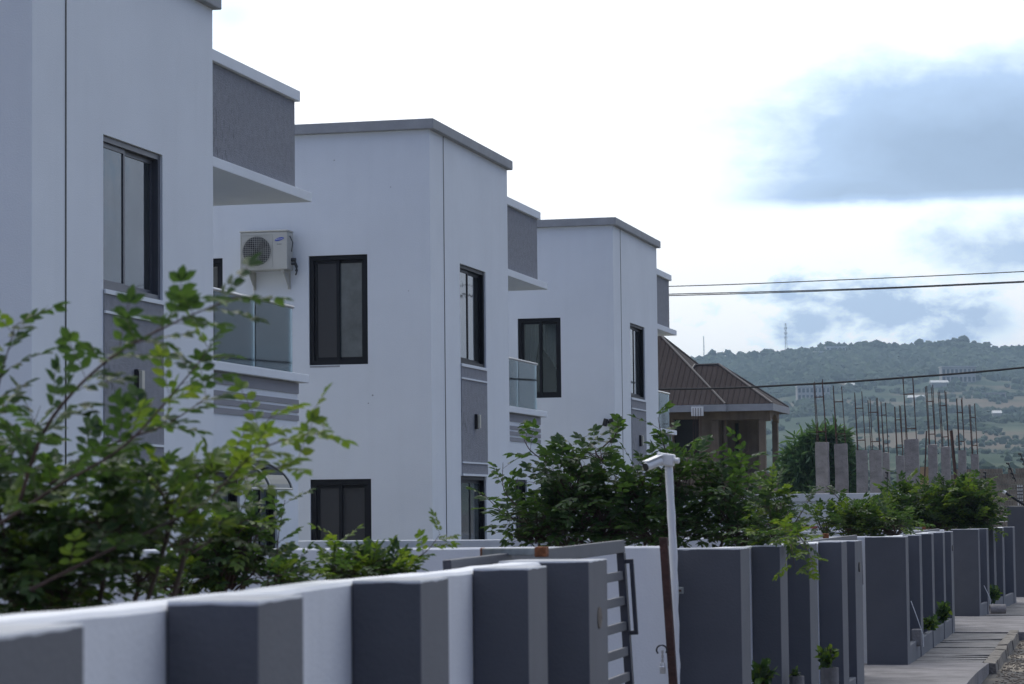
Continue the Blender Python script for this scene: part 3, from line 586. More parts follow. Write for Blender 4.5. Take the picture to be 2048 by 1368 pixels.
# ------------------------------------------------------------ front boundary walls
AY = [-2, 3.8, 5.5, 7.6, 9.7, 12, 17.9, 26.7, 32.6, 43, 50, 56, 75]; AX = [-1.5, -1.75, -1.93, -2.13, -2.29, -2.48, -2.68, -2.8, -2.85, -3.0, -2.98, -2.8, -2.3]
def xo(Y): return interp(Y, AY, AX)
def ft(Y): return -interp(Y, [0, 12.4, 17.2, 27.1, 31.9, 41.8, 46.8, 53.7, 70], [.163, .243, .279, .360, .389, .434, .453, .49, .56])
def front_wall(ya, yb, pillars, label, end_near=None, gatepost=None, planters=True):
    O = Vector((xo(ya), ya, gz(ya)-.15)); R = empty('boundary_wall', O, 0, label, 'boundary wall', 'front boundary walls along the street')
    mb = MB(O); n = max(8, int((yb-ya)/.25)); TH = .15; PJ = .222
    ys = [ya+(yb-ya)*k/n for k in range(n+1)]
    rings = []
    for k, y in enumerate(ys):
        x = xo(y)-PJ; z = ft(y)-.008+wob(y, .0025); zb = gz(y)-.16; rings.append([(x, y, zb), (x, y, z-.012), (x-.012, y, z), (x-TH+.012, y, z), (x-TH, y, z-.012), (x-TH, y, zb)])
    for a, b in zip(rings[:-1], rings[1:]):
        for j in range(5): mb.q(a[j], b[j], b[j+1], a[j+1])
    mb.q(*rings[0]); mb.q(*rings[-1][::-1]); mb.build('wall_panel', M['whitefence'], R)
    for k, (p0, p1) in enumerate(pillars):
        c = MB(O); xn, xf = xo(p0), xo(p1); zt0, zt1 = ft(p0)-.001, ft(p1)-.001; back = PJ-.003
        if gatepost and k == gatepost[0]: back = PJ+TH+.05
        if end_near and k == 0: back = end_near
        zb = gz(p0)-.15
        a = [(xn-back, p0, zb), (xn, p0, zb), (xf, p1, zb), (xf-back, p1, zb)]; tp = [(xn-back, p0, zt0), (xn, p0, zt0), (xf, p1, zt1), (xf-back, p1, zt1)]
        c.mi = 1; c.q(a[0], a[1], tp[1], tp[0]); c.q(a[2], a[3], tp[3], tp[2]); c.mi = 0; c.q(a[1], a[2], tp[2], tp[1]); c.q(a[3], a[0], tp[0], tp[3]); c.mi = 2; c.q(*tp)
        # weld corners for the bevel
        o = c.build('pillar', [M['pillargrey'], M['pillardark'], M['captop']], R)
        w = o.modifiers.new('weld', 'WELD'); w.merge_threshold = .0005; b = o.modifiers.new('bevel', 'BEVEL'); b.width = .005; b.segments = 2; b.limit_method = 'ANGLE'; b.material = -1
        if gatepost and k == gatepost[0]:
            ym = (p0+p1)/2; z = ft(ym)-.27; it = MB(O); xm = xo(ym)
            it.tube([(xm-.002, ym, z), (xm+.012, ym, z)], .05, 18); it.build('blanking_plate', M['stone' if gatepost[1] == 0 else 'black'], R)
    if planters:
        for (a0, a1), (b0, b1) in zip(pillars[:-1], pillars[1:]):
            y0, y1 = a1+.002, b0-.002
            if y1-y0 < .5: continue
            pb = MB(O); sb = MB(O)
            zt = gz((y0+y1)/2)+.24; x0, x1 = xo(y0)-.01, xo(y1)-.01; th = .07
            poly = [(x0-th, y0, zt), (x0, y0, zt), (x1, y1, zt), (x1-th, y1, zt)]; pb.extr([(p[0], p[1], gz(y0)-.15) for p in poly], (0, 0, zt-gz(y0)+.15))
            sb.q((xo(y0)-PJ, y0, zt-.04), (x0-th, y0, zt-.04), (x1-th, y1, zt-.04), (xo(y1)-PJ, y1, zt-.04))
            k_ = pb.build('planter_kerb', M['greypaint'], R, bevel=.01); sb.build('soil', M['soil'], k_)
    return R
def rp(a, b): return (a, b)
front_wall(-.5, 12.0, [rp(1.3, 1.75), rp(3.78, 4.26), rp(5.58, 6.04), rp(7.64, 8.10), rp(9.75, 10.26), rp(11.60, 12.22)], 'nearest boundary wall, white with grey pillars, curving along the bottom left', gatepost=(5, 0))
front_wall(17.72, 26.7, [rp(17.70, 18.2), rp(19.95, 20.42), rp(21.98, 22.6), rp(24.75, 25.28), rp(26.10, 26.88)], 'second boundary wall, starting with a wide dark panel right of the open gate', end_near=.47, gatepost=(4, 1))
front_wall(32.5, 43.0, [rp(32.48, 32.95), rp(34.95, 35.42), rp(37.50, 38.0), rp(40.2, 40.7), rp(42.35, 43.0)], 'third boundary wall, behind a planter kerb holding small plants', end_near=.50, gatepost=(4, 1))
front_wall(49.4, 58.6, [rp(49.35, 49.8), rp(51.3, 51.75), rp(52.9, 53.4), rp(55.0, 55.5), rp(57.9, 58.5)], 'farthest of the low boundary walls, beside a concrete cylinder planter', end_near=.5)
# taller grey wall of the next property
R = empty('tall_boundary_wall', (-2.4, 62, gz(62)-.1), 0, 'taller plain grey wall of the next property at the right edge', 'boundary wall'); O = R.location.copy()
P = at(2014, 1013, 61.5); b = MB(O); b.box(P.x, P.x+.42, 61.5, 64.5, gz(62)-.1, P.z); b.build('wall_panel', M['darkpaint'], R, bevel=.01)
b = MB(O); b.box(P.x+.30, P.x+.86, 64.501, 75, gz(62)-.1, P.z-.02); b.build('wall_panel', M['greypaint'], R, bevel=.01)
# white dividing walls between the plots
def dividing(Y, xa, xb, zt, label, th=.15, cop=False):
    O = Vector(((xa+xb)/2, Y, gz(Y)-.1)); R = empty('dividing_wall', O, 0, label, 'dividing wall', 'white walls between the plots')
    mb = MB(O); n = 20; rows = []
    for k in range(n+1):
        x = xa+(xb-xa)*k/n; z = zt+wob(x+Y, .002); rows.append([(x, Y, gz(Y)-.1), (x, Y, z-.012), (x, Y+.012, z), (x, Y+th-.012, z), (x, Y+th, z-.012), (x, Y+th, gz(Y)-.1)])
    for a, b in zip(rows[:-1], rows[1:]):
        for j in range(5): mb.q(a[j], a[j+1], b[j+1], b[j])
    mb.q(*rows[0][::-1]); mb.q(*rows[-1]); mb.build('wall_panel', M['whitefence'], R)
    if cop: c = MB(O); c.box(xa, xb, Y-.03, Y+th+.03, zt+.004, zt+.19); c.build('coping', M['whitefence'], R, bevel=.01)
    return R
z17 = at(1340, 1096, 17.5).z
dividing(17.55, -14, xo(17.7)-.475, z17+.012, 'white dividing wall seen end on behind the sliding gate and the rusty post')
dividing(33.0, -18, xo(33)-.5, at(900, 1081, 33).z+.01, 'white dividing wall crossing in front of the middle house')
dividing(47.6, -18, xo(47)-.5, at(1570, 1062, 47.6).z, 'white dividing wall crossing in front of the farthest house')
dividing(62.4, at(1330, 1000, 62.4).x, at(1800, 1000, 62.4).x, at(1650, 1003, 62.4).z, 'tall white wall with a coping band below the concrete columns', cop=True)
# ------------------------------------------------------------ sliding gates
def gate(y0, y1, xc, zt, h, label, lean, bars=9, handle=True):
    O = Vector((xc, (y0+y1)/2, zt-h)); R = empty('sliding_gate', O, 0, label, 'gate', 'sliding gates of the plots'); R.rotation_euler.y = -math.radians(lean)
    t = .02
    for za_ in (zt-.075, zt-h): f = MB(O); f.box(xc-t, xc+t, y0, y1, za_, za_+.075); f.build('frame_rail', M['gate'], R, bevel=.004)
    for y in (y0, (y0+y1)/2-.03, y1-.06): f = MB(O); f.box(xc-t-.003, xc+t+.003, y, y+.06, zt-h+.0755, zt-.0755); f.build('frame_stile', M['gatedark'], R, bevel=.004)
    for k in range(1, bars+1):
        z = zt-.06-(h-.12)*k/(bars+1); s = MB(O); s.box(xc-.012, xc+.012, y0+.061, (y0+y1)/2-.031, z-.026, z+.026); s.box(xc-.012, xc+.012, (y0+y1)/2+.031, y1-.061, z-.026, z+.026); s.build('slat', M['gate'], R, bevel=.003)
    if handle:
        hd = MB(O); x = xc+.06
        hd.box(xc+t, x+.012, y1-.045, y1-.02, zt-.14, zt-.115); hd.box(xc+t, x+.012, y1-.045, y1-.02, zt-.56, zt-.535); hd.box(x-.012, x+.012, y1-.045, y1-.02, zt-.535, zt-.14); hd.build('handle', M['gatedark'], R, bevel=.003)
    return R
g1 = gate(11.2, 15.2, -2.92, -.205, 1.6, 'grey sliding gate with horizontal slats standing half open, nearest the viewer', 3.0)
g2 = gate(23.5, 29.6, -3.13, ft(28)+.03, 1.5, 'grey sliding gate of the second plot, only its handle end showing past the pillar', 1.0)
g3 = gate(38.5, 45.0, -3.36, ft(44)+.03, 1.5, 'grey sliding gate of the third plot, mostly hidden behind its pillars', 1.0)
g1.rotation_euler.x = .008
# the roller brackets on top of the walls
def roller(px0, px1, py, Y, label):
    A = at(px0, py, Y); B = at(px1, py+1, Y); O = Vector(((A.x+B.x)/2, Y, A.z)); R = empty('gate_roller_bracket', O, 0, label, 'gate bracket', 'roller brackets over the sliding gates'); h = .018
    b = MB(O); b.box(A.x, B.x, Y-.03, Y+.03, A.z-h, A.z+h); b.build('channel', M['galv'], R, bevel=.004)
    b = MB(O); b.box(B.x-.045, B.x+.012, Y-.036, Y+.036, A.z-h-.008, A.z+h+.006); b.build('rusted_end', M['rust2'], R, bevel=.006); b = MB(O); b.box(A.x-.006, A.x+.008, Y-.032, Y+.032, A.z-h-.003, A.z+h+.003); b.build('rusted_end', M['rust2'], R, bevel=.006)
    for t in (.09, .32):
        x = A.x+(B.x-A.x)*t; r = MB(O); r.tube([(x, Y, A.z-h-.001), (x, Y, A.z-h-.05)], .011, 8); r.tube([(x, Y, A.z-h-.03), (x, Y, A.z-h-.055)], .02, 10); r.build('roller', M['rust'], R)
roller(965, 1090, 1104, 12.3, 'grey steel roller bracket with a rusted end over the nearest sliding gate')
roller(1590, 1655, 1072, 26.9, 'steel roller bracket over the second gate, beside the overhanging shrub')
roller(1795, 1850, 1057, 42.8, 'dark roller bracket over the third gate, under the far shrub')
# rusty post and padlock
pt, pb_ = at(1327, 1075, 17.1), at(1350, 1420, 17.1); d = (pt-pb_).normalized(); pb_ = pb_+d*((gz(17)-.15-pb_.z)/d.z)
R = empty('rusty_post', pb_, 0, 'leaning rusty square steel post in front of the white dividing wall', 'post'); b = MB(pb_)
s = Vector((.026, 0, 0)); t = Vector((0, .026, 0)); b.obox((pt+pb_)/2, s, t, (pt-pb_)/2); b.build('shaft', M['rust'], R, bevel=.003)
pc = at(1330, 1300, 17.05); b = MB(pb_); b.tube([pc+Vector((-.02+.035*math.cos(a), -.01, .02*math.sin(a)*1.6)) for a in np.linspace(-.6, 3.9, 12)], .006, 6); b.build('hook', M['black'], R)
pl = pc+Vector((-.012, -.03, -.13)); R = empty('padlock', pl, 0, 'small steel padlock hanging on a chain from the hook of the rusty post', 'padlock'); b = MB(pl)
b.obox(pl, (.019, 0, 0), (0, .01, 0), (0, 0, .024)); b.build('lock_body', M['steel'], R, bevel=.004)
b = MB(pl); b.tube([pl+Vector((-.012, 0, .02)), pl+Vector((-.012, 0, .045)), pl+Vector((0, 0, .057)), pl+Vector((.012, 0, .045)), pl+Vector((.012, 0, .02))], .004, 6); b.build('shackle', M['steel'], R)
b = MB(pl)
for k in range(5): q = pl+Vector((0, 0, .06+k*.015)); b.obox(q, (.004 if k % 2 else .008, 0, 0), (0, .003, 0), (0, 0, .009))
b.build('chain', M['steel'], R)
b = MB(pb_)
# small metal catch on the panel edge
cq = at(1352, 1181, 17.55); R = empty('gate_catch', cq, 0, 'small dark steel catch plate on the edge of the second wall', 'gate catch'); b = MB(cq); b.obox(cq, (.05, 0, 0), (0, .02, 0), (0, 0, .022)); b.build('plate', M['galv'], R, bevel=.003)
b = MB(cq); b.tube([cq+Vector((-.04, -.022, 0)), cq+Vector((.04, -.022, 0))], .008, 6); b.build('bolt', M['rust'], R)
# security camera on its pole
p0 = at(1347, 1096, 17.45); base = Vector((p0.x, 17.45, gz(17.4))); top = at(1337, 925, 17.45)
R = empty('camera_pole', base, 0, 'white security camera on a wrapped white pole rising behind the wall', 'security camera')
b = MB(base); n = 24; pts = []; rs = []
for k in range(n+1):
    t = k/n; pts.append(base.lerp(top, t) if False else Vector((interp(t, [0, .7, 1], [p0.x+.01, p0.x, top.x]), 17.45, base.z+(top.z-base.z)*t))); rs.append(.0265+.003*math.sin(k*2.3)+(.002 if k % 3 == 0 else 0))
b.tube(pts, rs, 14); b.build('pole', M['whiteplastic'], R, smooth=True)
b = MB(base); b.obox(top+Vector((-.018, 0, .02)), (.058, 0, -.008), (0, .045, 0), (.006, 0, .042)); b.build('junction_box', M['whiteplastic'], R, bevel=.012)
b = MB(base); b.tube([top+Vector((.03, 0, .015)), top+Vector((.075, -.01, .01))], .02, 12); b.build('cable_gland', M['whiteplastic'], R, bevel=.004)
ca, cb = top+Vector((-.05, -.04, .012)), top+Vector((-.128, -.15, -.03)); b = MB(base); b.tube([ca, cb], .030, 18); hd = b.build('camera_body', M['whiteplastic'], R, bevel=.006)
dd = (cb-ca).normalized(); b = MB(base); b.tube([cb+dd*.0005, cb+dd*.006], .026, 18); b.build('lens', M['black'], hd)
b = MB(base); b.obox((ca+cb)/2+Vector((0, 0, .038)), dd*.075, dd.cross(Vector((0, 0, 1))).normalized()*.03, (0, 0, .003)); b.build('sun_shield', M['whiteplastic'], hd)
# thin dark pole with a lamp arm behind the centre shrub
q0 = at(1326, 960, 24); base = Vector((q0.x, 24, gz(24))); R = empty('thin_yard_pole', base, 0, 'thin dark pole with a short white arm half hidden in the centre shrub', 'pole'); b = MB(base)
b.tube([base, q0+Vector((0, 0, .08))], .02, 8); b.build('shaft', M['black'], R); b = MB(base); b.tube([q0+Vector((0, 0, .07)), q0+Vector((.18, 0, .0))], .014, 8); b.build('arm', M['whiteplastic'], R)
# ------------------------------------------------------------ pavement, kerb, road
def strip(name, xa, xb, ya, yb, zoff, m, thick=.18, n=12, arch=0, xfa=None):
    mb = MB(); n = max(2, int((yb-ya)/.5))
    for k in range(n):
        y0, y1 = ya+(yb-ya)*k/n, ya+(yb-ya)*(k+1)/n
        def h(y): return gz(y)+zoff+arch*math.sin(math.pi*(y-ya)/(yb-ya))
        X0a, X1a = (xo(y0)+xa, xo(y0)+xb); X0b, X1b = (xo(y1)+xa, xo(y1)+xb)
        mb.q((X0a, y0, h(y0)), (X1a, y0, h(y0)), (X1b, y1, h(y1)), (X0b, y1, h(y1))); mb.q((X1a, y0, h(y0)), (X1a, y0, h(y0)-thick), (X1b, y1, h(y1)-thick), (X1b, y1, h(y1)))
        if k == 0: mb.q((X0a, y0, h(y0)), (X0a, y0, h(y0)-thick), (X1a, y0, h(y0)-thick), (X1a, y0, h(y0)))
        if k == n-1: mb.q((X0b, y1, h(y1)), (X1b, y1, h(y1)), (X1b, y1, h(y1)-thick), (X0b, y1, h(y1)-thick))
    return tag(mb.build(name, m), kind='structure')
def ribbed(base):
    m = base.copy(); m.name = 'ribbed_paving'; N = m.node_tree.nodes; L = m.node_tree.links; b = N['Principled BSDF']
    tc = N.new('ShaderNodeTexCoord'); w = N.new('ShaderNodeTexWave'); w.bands_direction = 'Y'; w.inputs['Scale'].default_value = .72; w.inputs['Distortion'].default_value = 1.4; w.inputs['Detail'].default_value = 3; w.inputs['Detail Scale'].default_value = 1.5
    L.new(tc.outputs['Object'], w.inputs['Vector']); r = N.new('ShaderNodeValToRGB'); L.new(w.outputs[1], r.inputs[0]); r.color_ramp.elements[0].position = .0; r.color_ramp.elements[0].color = (.3, .3, .3, 1); r.color_ramp.elements[1].position = .4; r.color_ramp.elements[1].color = (1, 1, 1, 1)
    mu = N.new('ShaderNodeMix'); mu.data_type = 'RGBA'; mu.blend_type = 'MULTIPLY'; mu.inputs[0].default_value = 1; L.new(b.inputs['Base Color'].links[0].from_socket, mu.inputs[6]); L.new(r.outputs[0], mu.inputs[7]); L.new(mu.outputs[2], b.inputs['Base Color'])
    return m
M['ribbed'] = ribbed(M['pave2'])
def slabs(xa, xb, ya, yb, seed):
    q = random.Random(seed); mb = MB(); y = ya
    while y < yb-.1:
        w = min(q.uniform(.40, .62), yb-y); y0, y1 = y+.012, y+w-.012; y += w; e = [q.uniform(-.012, .012) for _ in range(4)]; j = q.uniform(-.02, .02)
        t = [(xo(y0)+xa, y0, gz(y0)+e[0]), (xo(y0)+xb+j, y0, gz(y0)+e[1]), (xo(y1)+xb+j, y1, gz(y1)+e[2]), (xo(y1)+xa, y1, gz(y1)+e[3])]
        b = [(p[0], p[1], gz(p[1])-.18) for p in t]; mb.q(*t)
        for i in range(4): mb.q(t[i], b[i], b[(i+1) % 4], t[(i+1) % 4])
    return tag(mb.build('pavement', M['pave2']), kind='structure')
strip('driveway_apron', -.6, .92, 10.8, 17.8, .0, M['pave'], arch=.04)
slabs(-.05, .87, -2, 10.8, 1); slabs(-.05, .87, 17.8, 25.6, 2)
strip('driveway_apron', -.6, .95, 25.6, 33.4, .006, M['pave'], arch=.05)
slabs(-.05, .87, 33.42, 42.6, 3)
strip('driveway_apron', -.6, 1.35, 42.65, 50.2, .012, M['pave'], arch=.06)
slabs(-.05, .87, 50.25, 57.6, 4); strip('driveway_apron', -.6, 1.6, 57.65, 70, .01, M['pave'], arch=.05)
for ya, yb in ((-2, 10.8), (17.8, 25.5), (33.2, 42.9), (50.3, 57.5)):
    q = random.Random(int(ya)+9); mb = MB(); y = ya
    while y < yb-.1:
        w = min(q.uniform(.7, 1.0), yb-y); y0, y1 = y+.006, y+w-.006; y += w; o = q.uniform(-.015, .015); ins = q.uniform(.0, .03)
        t = [(xo(y0)+.885, y0, gz(y0)+.03+o), (xo(y0)+1.04-ins, y0, gz(y0)+.03+o+q.uniform(-.015, .01)), (xo(y1)+1.04-q.uniform(0, .03), y1, gz(y1)+.03+o+q.uniform(-.015, .01)), (xo(y1)+.885, y1, gz(y1)+.03+o)]
        b = [(p[0]+(.02 if i in (1, 2) else 0), p[1], gz(p[1])-.2) for i, p in enumerate(t)]; mb.q(*t)
        for i in range(4): mb.q(t[i], b[i], b[(i+1) % 4], t[(i+1) % 4])
    tag(mb.build('kerb', M['kerb']), kind='structure')
def road_mat():
    m = mat('worn_road', (.24, .205, .16), 1, .35, 2.2, .9, 14); N = m.node_tree.nodes; L = m.node_tree.links; b = N['Principled BSDF']
    tc = N.new('ShaderNodeTexCoord'); n = N.new('ShaderNodeTexNoise'); n.inputs['Scale'].default_value = .5; n.inputs['Detail'].default_value = 8; n.inputs['Roughness'].default_value = .6; L.new(tc.outputs['Object'], n.inputs['Vector'])
    r = N.new('ShaderNodeValToRGB'); L.new(n.outputs[0], r.inputs[0]); r.color_ramp.elements[0].position = .46; r.color_ramp.elements[1].position = .52
    x = N.new('ShaderNodeMix'); x.data_type = 'RGBA'; L.new(r.outputs[0], x.inputs[0]); L.new(b.inputs['Base Color'].links[0].from_socket, x.inputs[6]); x.inputs[7].default_value = (.07, .065, .06, 1)
    L.new(x.outputs[2], b.inputs['Base Color']); return m
M['road'] = road_mat()
rd = MB()
for k in range(30):
    y0, y1 = -10+k*4, -6+k*4; rd.q((xo(y0)+.9, y0, gz(y0)-.125), (4.5, y0, gz(y0)-.125), (4.5, y1, gz(y1)-.125), (xo(y1)+.9, y1, gz(y1)-.125))
tag(rd.build('road', M['road']), kind='structure')
# loose stones along the kerb
st = MB(); sr_ = random.Random(3)
for k in range(1600):
    y = sr_.uniform(24, 52); x = xo(y)+1.08+abs(sr_.gauss(0, .4)); s = sr_.uniform(.004, .016); z = gz(y)-.122+s*.3
    st.obox((x, y, z), (s, s*.2, 0), (-s*.3, s*.8, s*.1), (0, s*.1, s*.6))
tag(st.build('gravel', M['stone']), 'scattered gravel and rubble on the road edge beside the kerb', 'gravel', kind='stuff')
# ------------------------------------------------------------ vegetation
LT = np.array([(0, 0, 0), (.32, .5, .08), (.68, .42, .07), (1, 0, -.06), (.68, -.42, .07), (.32, -.5, .08)])
class Leaves:
    def __init__(s): s.v = []; s.f = []; s.n = 0
    def add(s, p, d, up, L, W):
        d = d.normalized(); sd = d.cross(up)
        if sd.length < 1e-3: sd = d.cross(Vector((1, 0, 0)))
        sd.normalize(); nn = sd.cross(d)
        A = np.array([[*(d*L)], [*(sd*W)], [*(nn*L)]]); s.v.append(LT@A+np.array(p)); k = s.n
        s.f += [(k, k+1, k+2, k+3), (k, k+3, k+4, k+5)]; s.n += 6
    def build(s, name, m, parent):
        if not s.v: return
        o = Vector(parent.location); v = np.concatenate(s.v)-np.array(o); me = bpy.data.meshes.new(name); me.from_pydata(v.tolist(), [], s.f); me.materials.append(m)
        ob = bpy.data.objects.new(name, me); C.objects.link(ob); ob.parent = parent; return ob
def rv(r): return Vector((r.gauss(0, 1), r.gauss(0, 1), r.gauss(0, 1))).normalized()
def compound(lv, tw, r, p, d, L, n, leaf, wr=.5, droop=.25):
    """pinnate leaf: rachis with paired leaflets and one at the tip"""
    d = d.normalized(); up = (Vector((0, 0, 1))+rv(r)*.35).normalized(); sd = d.cross(up).normalized(); nn = sd.cross(d); pts = [p]; q = p.copy(); dd = d.copy()
    for k in range(n):
        dd = (dd+Vector((0, 0, -droop/n))).normalized(); q = q+dd*(L/n); pts.append(q.copy())
        for s in (-1, 1):
            ld = (sd*s*.85+dd*.6+rv(r)*.22+Vector((0, 0, -.1))).normalized(); lv.add(q, ld, (nn+rv(r)*.35).normalized(), leaf*r.uniform(.7, 1.1), leaf*wr*r.uniform(.85, 1.1))
    lv.add(q, dd, nn, leaf*1.05, leaf*wr)
    tw.tube(pts, leaf*.022, 3, False)
def bez(pts, n):
    pts = [Vector(p) for p in pts]; out = []
    for i in range(len(pts)-1):
        p0 = pts[max(i-1, 0)]; p1 = pts[i]; p2 = pts[i+1]; p3 = pts[min(i+2, len(pts)-1)]
        for k in range(n):
            t = k/n; out.append(.5*((2*p1)+(p2-p0)*t+(2*p0-5*p1+4*p2-p3)*t*t+(3*p1-p0-3*p2+p3)*t**3))
    out.append(pts[-1]); return out
def shoot(lvs, tw, r, pts, rad, leaf, step, L, n, start=.15, young=.1, wr=.5, spread=.9):
    P = bez(pts, 8); N_ = len(P); tw.tube(P, [rad*(1-.8*k/N_) for k in range(N_)], 5, False)
    acc = 0; side = 1; phase = r.uniform(0, 6)
    for k in range(1, N_):
        seg = (P[k]-P[k-1]); acc += seg.length
        if k/N_ < start: acc = 0; continue
        while acc > step:
            acc -= step; d = seg.normalized(); a = phase; phase += 2.4
            o = d.orthogonal().normalized(); o = (Matrix.Rotation(a, 3, d)@o); o.z = o.z*.5+.25
            lv = lvs[1] if (len(lvs) > 1 and (r.random() < young*(.3+1.4*k/N_))) else lvs[0]
            compound(lv, tw, r, P[k]-seg*r.random(), (d*.55+o*spread).normalized(), L*r.uniform(.7, 1.15), n, leaf, wr)
def shrub(name, base, label, cat, crowns, leaf, L, n, step, seed, group=None, mats=('leaf', 'leafy'), extra=(), stemr=.012, wr=.5, young=.12, cover=1):
    """crowns: (centre, radius vector, shoots). Shoots climb from the base through each crown volume."""
    r = random.Random(seed); R = empty(name, base, 0, label, cat, group); lvs = [Leaves(), Leaves()]; tw = MB(base); base = Vector(base); big = MB(base)
    for c, rad, ns in crowns:
        c = Vector(c); rad = Vector(rad); fork = c-Vector((0, 0, rad.z*.9))+Vector((r.gauss(0, .1)*rad.x, 0, 0))
        big.tube(bez([base, base.lerp(fork, .5)+Vector((r.gauss(0, .04), 0, .03)), fork], 5), [stemr*1.6]*6+[stemr*1.1]*5, 6, False)
        for k in range(ns):
            u = rv(r); rr_ = r.random()**.45; tip = c+Vector((u.x*rad.x, u.y*rad.y, u.z*rad.z))*rr_
            a = fork.lerp(c, r.uniform(.1, .8))+Vector((r.gauss(0, .25)*rad.x, r.gauss(0, .25)*rad.y, 0)); mid = a.lerp(tip, .5)+Vector((0, 0, rad.z*r.uniform(.0, .25)))
            shoot(lvs, tw, r, [fork.lerp(a, .3), a.lerp(mid, .6), mid, tip], stemr*r.uniform(.3, .55), leaf*r.uniform(.85, 1.1), step, L, n, .3, young, wr)
    for pts, rad_, st_, yg in extra: shoot(lvs, tw, r, [Vector(p) for p in pts], rad_, leaf, st_, L, n, .05, yg, wr)
    big.build('stem', M['bark'], R, smooth=True); tw.build('branches', M['barkred'], R, smooth=True)
    lvs[0].build('foliage', M[mats[0]], R); lvs[1].build('young_foliage', M[mats[1]], R); return R
# big shrub at the left, just behind the nearest wall
D = 7.3
def lp(x, y, Y=D): return at(x, y, Y)
sx = D/5205
big_extra = [
    ([lp(40, 1000, 6.7), lp(95, 850, 6.6), lp(210, 725, 6.5), lp(350, 645, 6.4), lp(480, 592, 6.3)], .0065, .030, .05),
    ([lp(-20, 1060, 6.8), lp(120, 970, 6.8), lp(250, 890, 6.9), lp(360, 770, 7.0), lp(425, 690, 7.1)], .006, .036, .35),
    ([lp(60, 1180, 6.9), lp(240, 1090, 7), lp(400, 1010, 7.2), lp(520, 900, 7.4), lp(650, 860, 7.6)], .006, .045, .75),
    ([lp(160, 1100, 7.2), lp(330, 1010, 7.3), lp(480, 960, 7.4), lp(610, 920, 7.5)], .005, .045, .7),
    ([lp(-60, 1000, 6.9), lp(-30, 880, 6.9), lp(0, 760, 6.9), lp(30, 650, 6.9)], .005, .028, .1),
    ([lp(100, 1120, 7.4), lp(300, 1000, 7.6), lp(430, 950, 7.7), lp(545, 830, 7.8)], .005, .05, .6),
    ([lp(60, 1000, 7.2), lp(200, 900, 7.2), lp(330, 850, 7.2), lp(420, 790, 7.2)], .005, .04, .3),
]
shrub('leafy_shrub', (at(60, 1200, 7.0).x-.15, 7.1, gz(7)), 'big leafy shrub with arching branches at the left, over the nearest wall', 'shrub',
      [(lp(40, 1010), (170*sx, .5, 140*sx), 38), (lp(220, 1020), (140*sx, .45, 110*sx), 28), (lp(110, 1130), (190*sx, .4, 95*sx), 46), (lp(330, 970), (105*sx, .35, 80*sx), 12), (lp(0, 850), (70*sx, .35, 100*sx), 9), (lp(370, 1060), (70*sx, .3, 60*sx), 16), (lp(80, 1200), (160*sx, .3, 40*sx), 36), (lp(290, 1130), (70*sx, .3, 45*sx), 16)],
      .050, .13, 4, .055, 11, mats=('leaf', 'leafy'), extra=big_extra, stemr=.007, wr=.54, young=.10)
D = 11.2; sx = D/5205
shrub('young_shrub', (at(430, 1190, D).x, D, gz(D)), 'bushy young shrub behind the nearest wall, in front of the awning', 'shrub',
      [(at(430, 1110, D), (105*sx, .35, 90*sx), 60), (at(360, 1165, D), (90*sx, .3, 45*sx), 36), (at(550, 1150, D), (75*sx, .3, 45*sx), 26), (at(490, 1060, D), (60*sx, .3, 80*sx), 24)], .05, .12, 4, .06, 23,
      extra=[([at(560, 1190, D), at(555, 1090, D), at(570, 1000, D)], .005, .05, .05), ([at(480, 1150, D), at(470, 1060, D), at(500, 980, D)], .005, .05, .2)], young=.14, group='shrubs behind the front walls')
D = 11.8; sx = D/5205
shrub('young_shrub', (at(740, 1190, D).x, D, gz(D)), 'low shrub with two upright sprigs, between the curved wall and the dividing wall', 'shrub',
      [(at(750, 1140, D), (100*sx, .3, 38*sx), 60), (at(680, 1140, D), (45*sx, .3, 45*sx), 24)], .045, .11, 4, .05, 31,
      extra=[([at(680, 1140, D), at(678, 1100, D), at(674, 1072, D)], .004, .03, .8), ([at(790, 1140, D), at(850, 1105, D), at(880, 1068, D)], .004, .04, .7)], young=.2, group='shrubs behind the front walls')
D = 21.5; sx = D/5205
shrub('leafy_shrub', (at(1270, 1120, D).x, D, gz(D)), 'wide dark green shrub in the centre behind the camera pole', 'shrub',
      [(at(1140, 945, D), (95*sx, .6, 70*sx), 46), (at(1080, 1035, D), (90*sx, .6, 60*sx), 52), (at(1200, 1010, D), (110*sx, .7, 90*sx), 74), (at(1345, 950, D), (70*sx, .6, 85*sx), 50), (at(1320, 1050, D), (140*sx, .6, 55*sx), 85), (at(1270, 970, D), (70*sx, .5, 60*sx), 40),
       (at(1460, 985, D), (75*sx, .6, 80*sx), 56), (at(1490, 1050, D), (90*sx, .6, 55*sx), 64), (at(1130, 1070, D), (110*sx, .5, 35*sx), 60), (at(1200, 895, D), (60*sx, .5, 40*sx), 14)], .085, .20, 3, .11, 47, mats=('leafb', 'leaf'),
      extra=[([at(1060, 1030, D), at(1010, 985, D), at(1006, 925, D)], .008, .07, .6), ([at(1050, 1050, D), at(1000, 1020, D), at(965, 985, D)], .008, .07, .8), ([at(1340, 930, D), at(1325, 880, D), at(1316, 835, D)], .008, .08, .3), ([at(1200, 900, D), at(1230, 870, D), at(1238, 845, D)], .008, .08, .9),
             ([at(1100, 930, D), at(1060, 900, D), at(1045, 870, D)], .008, .07, .3), ([at(1470, 950, D), at(1490, 915, D), at(1500, 895, D)], .008, .07, .3)],
      stemr=.012, young=.5, wr=.5)
D = 20.2; sx = D/5205
